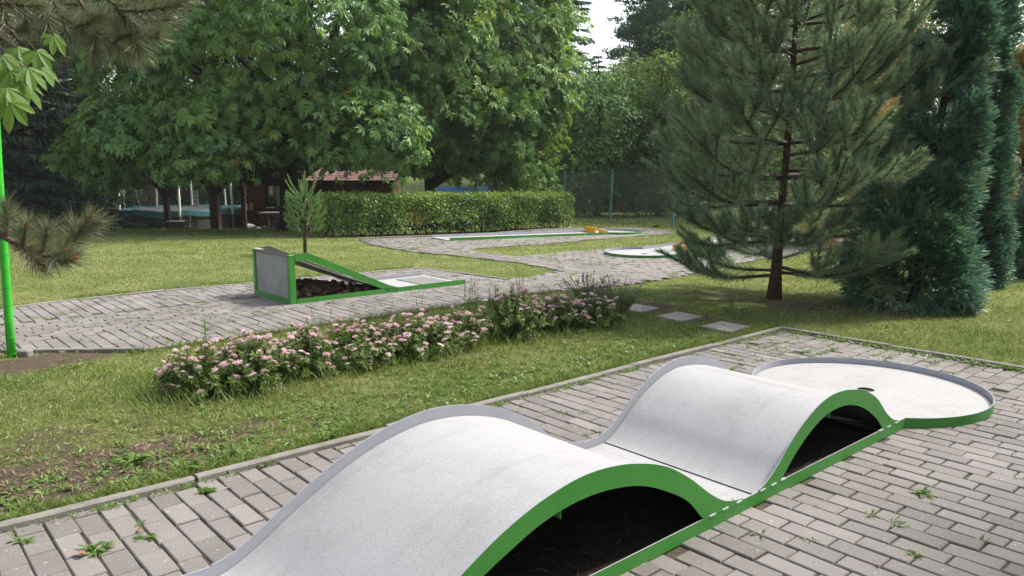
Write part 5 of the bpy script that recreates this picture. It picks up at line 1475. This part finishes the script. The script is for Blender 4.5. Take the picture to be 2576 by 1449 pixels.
def nshoot(pts, D, n, r0=.011, r1=.005, L=.112, w=.0036, c0=.5, start=.06, bud=True, ang=1.0, cs=.27):
    P = np.array([W(px, py, D + (dd if dd else 0)) - o_ for px, py, dd in [(*q, 0)[:3] if len(q) == 2 else q for q in pts]])
    C = cat_curve(P, 10) if len(P) > 2 else cat_curve([P[0], (P[0] + P[1]) / 2 + np.array([0, 0, -.01]), P[1]], 8)
    shoot(ne, wood, C, r0, r1, int(n * .85), L, w, rg, ang=ang, c0=c0, start=start, cs=cs, up=.02)
    if bud:
        d = nrm(C[-1] - C[-2])
        bd = MB()
        for k in range(9):
            q = C[-1] + d * rg.uniform(-.025, .012) + rdir(rg, 1)[0] * .010; e = q + nrm(d + rdir(rg, 1)[0] * .9) * rg.uniform(.012, .022)
            bd.tube([q, (q + e) / 2, e], [.0035, .0048, .0015], 5)
        bd.build('bud_cluster', MT['bud'], npn)


DA = 3.75
lim = cat_curve([np.array([0, 0, 1.35]), np.array([.7, -.1, 1.2]), W(-90, 570, DA) - o_, W(0, 592, DA) - o_], 14); wood.tube(lim, np.linspace(.045, .017, 14), 8, rg=rg, rough=.06)
nshoot([(0, 592), (55, 620), (105, 642), (165, 622), (200, 585), (226, 545)], DA, 900, .016, .006, c0=.42, start=.12)
nshoot([(0, 592), (60, 622), (108, 642)], DA, 420, .012, .010, c0=.06, start=.25, bud=False, cs=.07, L=.09)
nshoot([(15, 598), (16, 560), (14, 515)], DA, 300, c0=.5)
nshoot([(55, 618), (62, 590), (68, 562)], DA - .06, 260, c0=.55)
nshoot([(105, 640), (112, 610), (120, 575)], DA - .05, 330, c0=.6)
nshoot([(165, 622), (178, 600), (188, 568)], DA + .08, 240, c0=.5, bud=False)
nshoot([(200, 585), (222, 572), (245, 560)], DA + .05, 260, c0=.6)
nshoot([(110, 642), (140, 640), (172, 628)], DA - .12, 260, c0=.5)
nshoot([(120, 640), (150, 656), (182, 650)], DA - .15, 330, c0=.42)
nshoot([(60, 622), (85, 650), (105, 668)], DA - .1, 320, c0=.2, bud=False)
nshoot([(-30, 585), (10, 560), (35, 540)], DA + .15, 240, c0=.55)
DB = 4.3
lim = cat_curve([np.array([0, 0, 2.5]), np.array([.5, .1, 2.55]), W(-60, -40, DB) - o_, W(5, 20, DB) - o_], 12); wood.tube(lim, np.linspace(.04, .014, 12), 8)
lim = cat_curve([np.array([0, 0, 2.8]), np.array([.8, .2, 2.75]), W(90, -70, DB) - o_, W(135, -10, DB) - o_], 12); wood.tube(lim, np.linspace(.04, .014, 12), 8)
lim = cat_curve([np.array([0, 0, 3.0]), np.array([1., .2, 2.95]), W(200, -75, DB) - o_, W(285, -20, DB) - o_], 12); wood.tube(lim, np.linspace(.04, .014, 12), 8)
for pts, n, c0, b_ in (([(3, 0), (12, 45), (30, 78), (64, 74)], 420, .30, True), ([(28, 76), (55, 112), (90, 130), (138, 134)], 480, .42, True), ([(60, 60), (80, 35), (95, 18)], 300, .4, True),
                       ([(130, -10), (145, 30), (165, 52), (190, 66), (232, 88)], 560, .35, False), ([(160, 50), (168, 80), (160, 105)], 260, .3, False), ([(195, -5), (222, 38), (245, 82), (285, 112), (335, 143)], 760, .38, True),
                       ([(245, 82), (235, 110), (240, 140)], 280, .28, False), ([(285, 112), (300, 95), (330, 90), (352, 128)], 420, .5, True), ([(265, -8), (285, 12), (305, 40), (345, 78)], 460, .42, False),
                       ([(300, 25), (350, 28), (400, 22), (465, 2)], 560, .5, False), ([(290, 15), (340, 8), (400, -10)], 380, .45, False), ([(345, 76), (372, 92), (395, 90)], 300, .5, False),
                       ([(-20, 60), (0, 95), (30, 120)], 300, .3, False), ([(190, 66), (215, 62), (250, 40)], 300, .4, False), ([(100, 10), (120, 45), (125, 80)], 320, .3, False), ([(0, 10), (40, 12), (95, 18)], 340, .36, False),
                       ([(345, 40), (390, 55), (425, 50)], 300, .5, False), ([(120, 0), (170, 10), (215, 20)], 320, .4, False), ([(220, 36), (262, 42), (300, 60)], 320, .42, False)):
    nshoot(pts, DB + rg.uniform(-.25, .25), int(n * 1.25), c0=min(c0 + .1, .6), bud=b_, L=.13, w=.0042)
zz = np.linspace(-.1, 4.2, 9); tr = MB(); tr.tube(np.c_[.03 * np.sin(zz), .02 * zz, zz], np.linspace(.13, .05, 9), 12, rg=rg, rough=.06); tr.build('trunk', MT['pinebark'], npn, True)
for k in range(34):   # the rest of its crown, above and beside the frame
    z = rg.uniform(2.9, 4.6); az = rg.uniform(0, 6.28); L_ = rg.uniform(.6, 1.5) * (1.2 - (z - 2.9) / 3); e = np.array([math.cos(az), math.sin(az), .25])
    C = cat_curve([np.array([0, .05, z]), np.array([0, .05, z]) + e * L_ * .5, np.array([0, .05, z]) + nrm(e + np.array([0, 0, .3])) * L_], 8); shoot(ne, wood, C, .02, .006, 300, .11, .005, rg, start=.2)
    for s3 in (-1, 1):
        q = C[4]; d = nrm(e + np.array([-e[1], e[0], 0]) * s3 * .8); shoot(ne, wood, cat_curve([q, q + d * .2, q + d * .42], 5), .01, .005, 160, .11, .005, rg)
wood.build('branches', MT['twig'], npn, True); ne.build('needles', MT['pine_near'], npn)

# chestnut leaves hanging in at the left
cn_ = thing('near_chestnut', 'sunlit chestnut leaves hanging in at the left edge under the pine branches', 'tree', (-4.9, 4.7, 0)); o_ = np.array([-4.9, 4.7, 0.])
lf = MB(); wd = MB(); rg = R(96)
def nleaf(px, py, D, L, ax, up, c):
    """one big leaf: leaflets with a folded midrib"""
    P = W(px, py, D) - o_; A = nrm(np.array(ax, float)); N = nrm(np.array(up, float)); B = nrm(np.cross(N, A)); N = np.cross(A, B)
    for k, a in enumerate(np.linspace(-1.9, 1.9, 6)):
        l = .74 * L * (1 - .35 * (abs(a) / 1.9) ** 1.4) * rg.uniform(.9, 1.1); d = nrm(A * math.cos(a) + B * math.sin(a) - N * rg.uniform(.15, .4)); s_ = nrm(np.cross(N, d)); nn = np.cross(d, s_); w_ = l * .21
        t = np.array([0, .25, .5, .72, .9, 1.]); ww = np.array([.05, .45, .85, 1., .5, .03]) * w_; dr = -.28 * t ** 2 * l; n_ = 6
        mid = P + d * (t * l)[:, None] + np.array([0, 0, 1.]) * dr[:, None]
        vs = np.concatenate([mid + s_ * ww[:, None] + nn * (.25 * ww)[:, None], mid, mid - s_ * ww[:, None] + nn * (.25 * ww)[:, None]]); j = np.arange(5)
        lf.add(vs, np.vstack([np.stack([j, j + 1, n_ + j + 1, n_ + j], -1), np.stack([n_ + j, n_ + j + 1, 2 * n_ + j + 1, 2 * n_ + j], -1)]), c=np.clip(c + rg.normal(0, .1), 0, 1))
    return P
for (px, py, D, L, ax, up, c) in ((92, 128, 3.7, .135, (.6, -.3, -.75), (.4, -.6, .8), .5), (70, 172, 3.6, .15, (.8, -.3, -.6), (.3, -.4, .9), .6), (25, 178, 3.55, .15, (.3, -.5, -.8), (.2, -.7, .7), .55), (102, 168, 3.8, .14, (.9, 0, -.45), (.3, -.3, .9), .5),
                                  (18, 222, 3.5, .15, (.7, -.2, -.5), (.3, -.4, .9), .6), (55, 205, 3.65, .15, (.7, -.2, -.7), (.5, -.3, .8), .65), (25, 258, 3.45, .155, (.5, -.6, -.7), (.1, -.8, .45), .75), (5, 140, 3.6, .14, (.4, -.2, -.6), (.3, -.5, .9), .5), (135, 90, 3.9, .11, (.4, -.2, -.8), (.5, -.5, .6), .65),
                                  (-20, 190, 3.6, .15, (.5, 0, -.6), (0, -.4, .9), .5), (-30, 240, 3.5, .15, (.4, 0, -.7), (0, -.4, .9), .5), (45, 120, 3.75, .13, (.6, 0, -.5), (0, -.4, .9), .4)):
    P = nleaf(px, py, D, L, ax, up, c); q = P + np.array([-.12, .02, .09]); wd.tube([P, (P + q) / 2 + np.array([0, 0, .02]), q], .0022, 4, cap=False)
    wd.tube(cat_curve([q, q + np.array([-.35, .25, .18]), np.array([.1, 0, 1.9])], 8), np.linspace(.004, .02, 8), 5, cap=False)
p, d = ell_points(rg, 70, (0, .3, 4.2), (1.7, 1.6, 1.3), .5, 2.9); clump_crown(lf, p, d, 14, .5, .22, rg, 'palm')
tr = MB(); tr.tube([(0, 0, -.1), (.1, 0, 2), (0, .1, 4.6)], [.13, .1, .04], 10); tr.build('trunk', MT['bark'], cn_, True); wd.build('branches', MT['twig'], cn_); lf.build('leaves', MT['chestnut_near'], cn_)

# --------------------------------------- tall trees off to the right that shade the front
for x, y, s_, r_, lab in ((13., 4.6, (1.15, 1.15, 1.2), .4, 'tall tree outside the right edge beside the paved front'), (9.6, 2.2, (1.0, 1.0, 1.15), 2.2, 'tall tree outside the right edge level with the wave lane'), (13.4, 3.2, (1.25, 1.25, 1.5), 4.1, 'tallest tree outside the right edge, behind the two others'),
                          (10.5, -3., (1.1, 1.1, 1.1), 5.2, 'tree outside the right edge behind the viewer'),
                          (-6.5, -4.5, (1.1, 1.1, 1.1), 1.2, 'unseen tree added behind the viewer on the left to dim the sky')):  # last tree is added out of view to block sky light from there
    dup(darkA, (x, y, 0.), r_, (s_[0] * 1.25, s_[1] * 1.25, s_[2] * 1.7), lab)

# ------------------------------------------------------------------- grass
def blades(xr, yr, dens, seed, hs, ws, cmean, straw=.2, bt=1.):
    r_ = R(seed); n = int((xr[1] - xr[0]) * (yr[1] - yr[0]) * dens)
    x = r_.uniform(*xr, n); y = r_.uniform(*yr, n)
    ok = (np.abs(x) / np.maximum(y, .5) < .80) & ~paved(x, y)
    b = bare(x, y); ok &= r_.random(n) > np.clip(b * 1.35 * bt - .02, 0, .97)
    for sx, sy in SLABS: ok &= np.hypot(x - sx, y - sy) > .17
    x = x[ok]; y = y[ok]; b = b[ok]; n = len(x)
    pt = .5 + .28 * np.sin(x * 1.9 + 1.3 * np.sin(y * 1.1)) * np.sin(y * 1.6 + np.sin(x * .7) * 2) + .18 * np.sin(x * 5.1 + y * 3.3) * np.sin(y * 4.7 - x)
    c = np.clip(cmean + (pt - .5) * .45 + r_.normal(0, .18, n) + (r_.random(n) < straw) * .4 + b * .25, 0, 1)
    az = r_.uniform(0, 2 * PI, n); le = np.abs(r_.normal(.55, .45, n)); h = hs * r_.uniform(.4, 1.25, n) * (1.15 - .5 * c)
    flat = r_.random(n) < .22; le = np.where(flat, 2.5, le)
    D_ = nrm(np.c_[np.cos(az) * le, np.sin(az) * le, np.ones(n)])
    return np.c_[x, y, zt(x, y) - .003], D_, h, ws * r_.uniform(.6, 1.4, n), c, r_


gm = MB()
for a in (((-4.6, 4.2), (2.4, 5.), 3800, 401, .048, .0058, .50), ((-5.5, 6.2), (5., 8.), 2000, 402, .046, .0074, .50), ((-8.5, 8.5), (8., 13.), 700, 403, .034, .011, .60), ((-13.5, 11.), (13., 21.5), 240, 404, .038, .020, .60), ((-17, 12), (21.5, 34), 60, 405, .08, .04, .4)):
    P, D_, h, w_, c, r_ = blades(*a, straw=.22 if a[0][0] > -9 else .16)
    az = r_.uniform(0, 6.28, len(P)); N_ = np.c_[np.cos(az), np.sin(az), np.full(len(P), .2)]
    gm.kites(P, D_, N_, h, w_, c=c, mid=.4, droop=.25)
# longer tufts along kerbs and round the shrubs
r_ = R(410); U = np.concatenate([r_.uniform(-.5, 6.3, 5200), r_.uniform(6.26, 6.34, 900), r_.uniform(1.8, 6.4, 2600), r_.uniform(1.6, 6.2, 2200)]); V = np.concatenate([-3.545 - np.abs(r_.normal(0, .05, 5200)), r_.uniform(-3.5, 1, 900), -9.50 - np.abs(r_.normal(0, .04, 2600)), -6.40 + np.abs(r_.normal(0, .05, 2200))])
g_ = r_.random(len(U)) < (.35 + .65 * (np.sin(U * 3.1) * np.sin(U * 7.7 + V) > -.2)); U = U[g_]; V = V[g_]; p = uv2(U, V); n = len(U); az = r_.uniform(0, 6.28, n); le = np.abs(r_.normal(.4, .35, n))
gm.kites(np.c_[p, zt(p[:, 0], p[:, 1])], np.c_[np.cos(az) * le, np.sin(az) * le, np.ones(n)], np.c_[-np.sin(az), np.cos(az), np.full(n, .2)], r_.uniform(.03, .085, n), r_.uniform(.004, .007, n), c=np.clip(r_.normal(.28, .14, n), 0, 1), mid=.4, droop=.3)
n = 5200; U = r_.uniform(1.2, 5.75, n); V = -4.98 + r_.normal(0, .30, n); p = uv2(U, V); az = r_.uniform(0, 6.28, n); le = np.abs(r_.normal(.35, .3, n))
gm.kites(np.c_[p, zt(p[:, 0], p[:, 1])], np.c_[np.cos(az) * le, np.sin(az) * le, np.ones(n)], np.c_[-np.sin(az), np.cos(az), np.full(n, .2)], r_.uniform(.05, .16, n), r_.uniform(.004, .007, n), c=np.clip(r_.normal(.33, .15, n), 0, 1), mid=.4, droop=.3)
n = 26000; x = r_.uniform(-2.6, 3.6, n); y = r_.uniform(2.6, 8.6, n); b = bare(x, y); ok = ~paved(x, y) & (r_.random(n) < .12 + b * 1.1); x = x[ok]; y = y[ok]; n = len(x); d = rdir(r_, n); d[:, 2] = np.abs(d[:, 2]) * .18
gm.kites(np.c_[x, y, zt(x, y) + r_.uniform(.002, .012, n)], d, np.array([0, 0, 1.]) + r_.normal(0, .3, (n, 3)), r_.uniform(.02, .07, n), r_.uniform(.003, .007, n), c=r_.random(n), m=1)
kind(gm.build('grass', [MT['grass'], MT['thatch']]), 'stuff', 'short lawn grass, green mixed with dry straw coloured blades')


# ------------------------------------------------------ weeds in joints and lawn
def rosettes(mb, p, n_leaf, L, Wd, r_, c0=.5, up=.5):
    n = len(p); s_ = r_.uniform(.6, 1.3, n)
    for k in range(n_leaf):
        az = 2 * PI * k / n_leaf + r_.normal(0, .35, n); e = up * r_.uniform(.3, 1.4, n)
        d = np.c_[np.cos(az), np.sin(az), e]; nn = np.c_[-np.cos(az) * e, -np.sin(az) * e, np.ones(n)] + r_.normal(0, .15, (n, 3))
        mb.kites(p + np.c_[np.cos(az), np.sin(az), np.zeros(n)] * .004, d, nn, L * s_ * r_.uniform(.6, 1.2, n), Wd * s_, c=np.clip(r_.normal(c0, .16, n), 0, 1), mid=.6, droop=.3)


wm = MB(); r_ = R(420)
def on_pave(U, V, lift=.008): p = uv2(U, V); return np.c_[p, zt(p[:, 0], p[:, 1]) + lift]
n = 420; k = np.round(r_.uniform(-3.4, 1.4, n) / .1) * .1   # tufts growing out of the paver joints
U = r_.uniform(-1, 6.2, n); U = np.round(U / .1) * .1; ok = (k < -2.6) | (k > -1.55); ok &= r_.random(n) < np.where(k < -2.6, .9, .45); rosettes(wm, on_pave(U[ok], k[ok] + r_.normal(0, .02, ok.sum())), 7, .032, .008, r_, .5, .9)
n = 330; U = r_.uniform(-.8, 6.2, n); U = U[(np.sin(U * 2.3) + np.sin(U * 5.9 + 1)) > -.5]; V = -3.46 + np.abs(r_.normal(0, .015, len(U))); rosettes(wm, on_pave(U, V), 6, .034, .007, r_, .65, 1.1)
n = 260; U = 6.22 - np.abs(r_.normal(0, .02, n)); V = r_.uniform(-3.4, 1, n); rosettes(wm, on_pave(U, V), 6, .05, .012, r_, .5, .9)
n = 170; U = r_.uniform(4.6, 6.2, n); V = r_.uniform(-3.4, -1.9, n); U = np.round(U / .1) * .1; V = np.round(V / .1) * .1; ok = np.hypot(U - 4.88, V + 2.1) > .78; rosettes(wm, on_pave(U[ok], V[ok]), 7, .05, .009, r_, .55, 1.)
n = 330; U = r_.uniform(1.3, 6.4, n); V = np.round(r_.uniform(-9.4, -6.5, n) / .1) * .1; p = uv2(U, V); ok = ~((U > 3.4) & (U < 5.9) & (V > -8.55) & (V < -7.55)) & paved(p[:, 0], p[:, 1]); rosettes(wm, on_pave(U[ok], V[ok]), 6, .055, .011, r_, .5, .8)
P0 = np.asarray(POLY_BACK); n = 1500; x = r_.uniform(P0[:, 0].min(), P0[:, 0].max(), n); y = r_.uniform(P0[:, 1].min(), P0[:, 1].max(), n); ok = inpoly(x, y, POLY_BACK); x = x[ok]; y = y[ok]
ok = (np.hypot(x - cc[0], y - cc[1]) > .8) & (np.hypot(x - cb[0], y - cb[1]) > .8); rel = np.c_[x - cb[0], y - cb[1]]; s_ = rel @ dirb; l_ = rel @ nb; ok &= ~((s_ < 0) & (s_ > -LB - .1) & (np.abs(l_) < .55))
rel = np.c_[x - cc[0], y - cc[1]]; s_ = rel @ EU; l_ = rel @ EV; ok &= ~((s_ > 0) & (np.abs(l_) < .55)); rosettes(wm, np.c_[x, y, zt(x, y) + .008][ok], 7, .075, .018, r_, .6, .7)
# broad leaved weeds in the lawn
n = 800; U = r_.uniform(-.6, 6.2, n); V = -3.6 - np.abs(r_.normal(0, .38, n)); p = uv2(U, V); ok = V > -4.6; rosettes(wm, np.c_[p, zt(p[:, 0], p[:, 1])][ok], 6, .042, .014, r_, .5, .8)
n = 260; x = r_.uniform(-2.4, .6, n); y = r_.uniform(2.9, 5, n); ok = ~paved(x, y); rosettes(wm, np.c_[x, y, zt(x, y)][ok], 6, .042, .011, r_, .45, .9)
n = 260; x = r_.uniform(-5, 5, n); y = r_.uniform(5, 9, n); ok = ~paved(x, y); rosettes(wm, np.c_[x, y, zt(x, y)][ok], 6, .05, .02, r_, .5, .6)
kind(wm.build('weeds', MT['weed']), 'stuff', 'small weeds in the paver joints and lawn')

# the larger single weeds
for k, (px, py, nl, L, Wd, up, lab) in enumerate(((243, 1393, 12, .06, .017, .75, 'dandelion weed with a brown leaf in the paver joint near the bottom left'), (512, 1245, 24, .036, .016, .8, 'bushy chickweed clump in the joint below the kerb'), (365, 1362, 7, .045, .014, .5, 'small broad leaved weed in a paver joint right of the dandelion'),
                                                  (60, 1370, 6, .05, .014, .4, 'thin weed in a paver joint at the left edge of the paving'), (2312, 1250, 9, .05, .016, .8, 'green weed tuft in the paving right of the wave lane'), (2240, 1325, 6, .045, .012, .5, 'brownish small weed in a joint below the wave lane'),
                                                  (2290, 1410, 7, .04, .012, .8, 'weed tuft in the paving near the bottom right corner'), (330, 1165, 9, .10, .03, .5, 'flat plantain leaves in the bare lawn above the kerb'), (460, 1190, 10, .10, .024, 1.0, 'tall leafed dandelion behind the kerb at left'), (820, 1110, 9, .09, .025, .8, 'broad leaved weed behind the kerb just left of the wave crest'),
                                                  (570, 1150, 9, .075, .022, .8, 'upright weed beside the kerb joint at left'), (1645, 573, 10, .22, .07, 1.2, 'bright green weed at the foot of a fence post'), (2060, 600, 9, .2, .06, .9, 'yellow green weed behind the pine at the fence'))):
    p = at(px, py); r_ = R(500 + k); mb = MB(); q = np.zeros((1, 3)); q[0, 2] = .004
    for j in range(nl): rosettes(mb, q + r_.normal(0, .012, (1, 3)) * np.array([1, 1, .2]), 1, L, Wd, r_, .5, up)
    m_ = nl * 2; az = r_.uniform(0, 6.28, m_); e = up * r_.uniform(.2, 1.2, m_); mb.kites(r_.normal(0, .012, (m_, 3)) * np.array([1, 1, .1]), np.c_[np.cos(az), np.sin(az), e], np.c_[-np.cos(az) * e, -np.sin(az) * e, np.ones(m_)], L * r_.uniform(.5, 1.1, m_), Wd * .8, c=np.clip(r_.normal(.5, .2, m_), 0, 1), mid=.6, droop=.3)
    o = mb.build('weed_plant', MT['weed']); o.location = (p[0], p[1], p[2] + .01); tag(o, lab, 'weed', 'single weeds')
# fallen leaves
for k, (px, py, s_, lab) in enumerate(((932, 937, .07, 'orange fallen leaf on the sunlit lawn left of the ramp'), (580, 1235, .035, 'reddish fallen leaf on the paver beside the chickweed clump'), (345, 1344, .03, 'small pinkish leaf scrap on a paver right of the dandelion'), (220, 1408, .05, 'pinkish brown leaf lying beside the dandelion weed'), (2215, 1478 - 40, .022, 'tiny brown leaf scrap beside the green base of the wave lane'))):
    p = at(px, py); r_ = R(540 + k); mb = MB(); mb.kites([[0, 0, .006]], [[1, .2, .15]], [[.1, -.2, 1]], s_, s_ * .7, fold=.15); mb.kites([[0, 0, .006]], [[.6, .9, .2]], [[.2, .1, 1]], s_ * .7, s_ * .45, fold=.2)
    o = mb.build('fallen_leaf', MT['litter']); o.location = (p[0], p[1], p[2] + .016); o.rotation_euler = (0, 0, r_.uniform(0, 6)); tag(o, lab, 'leaf', 'fallen leaves')
# twigs and specks on the target floor
mb = MB(); r_ = R(560); n = 16; a = r_.uniform(0, 6.28, n); q = np.sqrt(r_.random(n)) * .62; d = rdir(r_, n); d[:, 2] = 0
mb.kites(np.c_[q * np.cos(a), q * np.sin(a), np.full(n, .0185)], d, np.array([0, 0, 1.]) + np.zeros((n, 3)), r_.uniform(.008, .07, n), .0028)
o = mb.build('litter', MT['twig']); o.location = wv.location; o.rotation_euler = (0, 0, TH); kind(o, 'stuff', 'dry needles and specks lying on the round target floor')
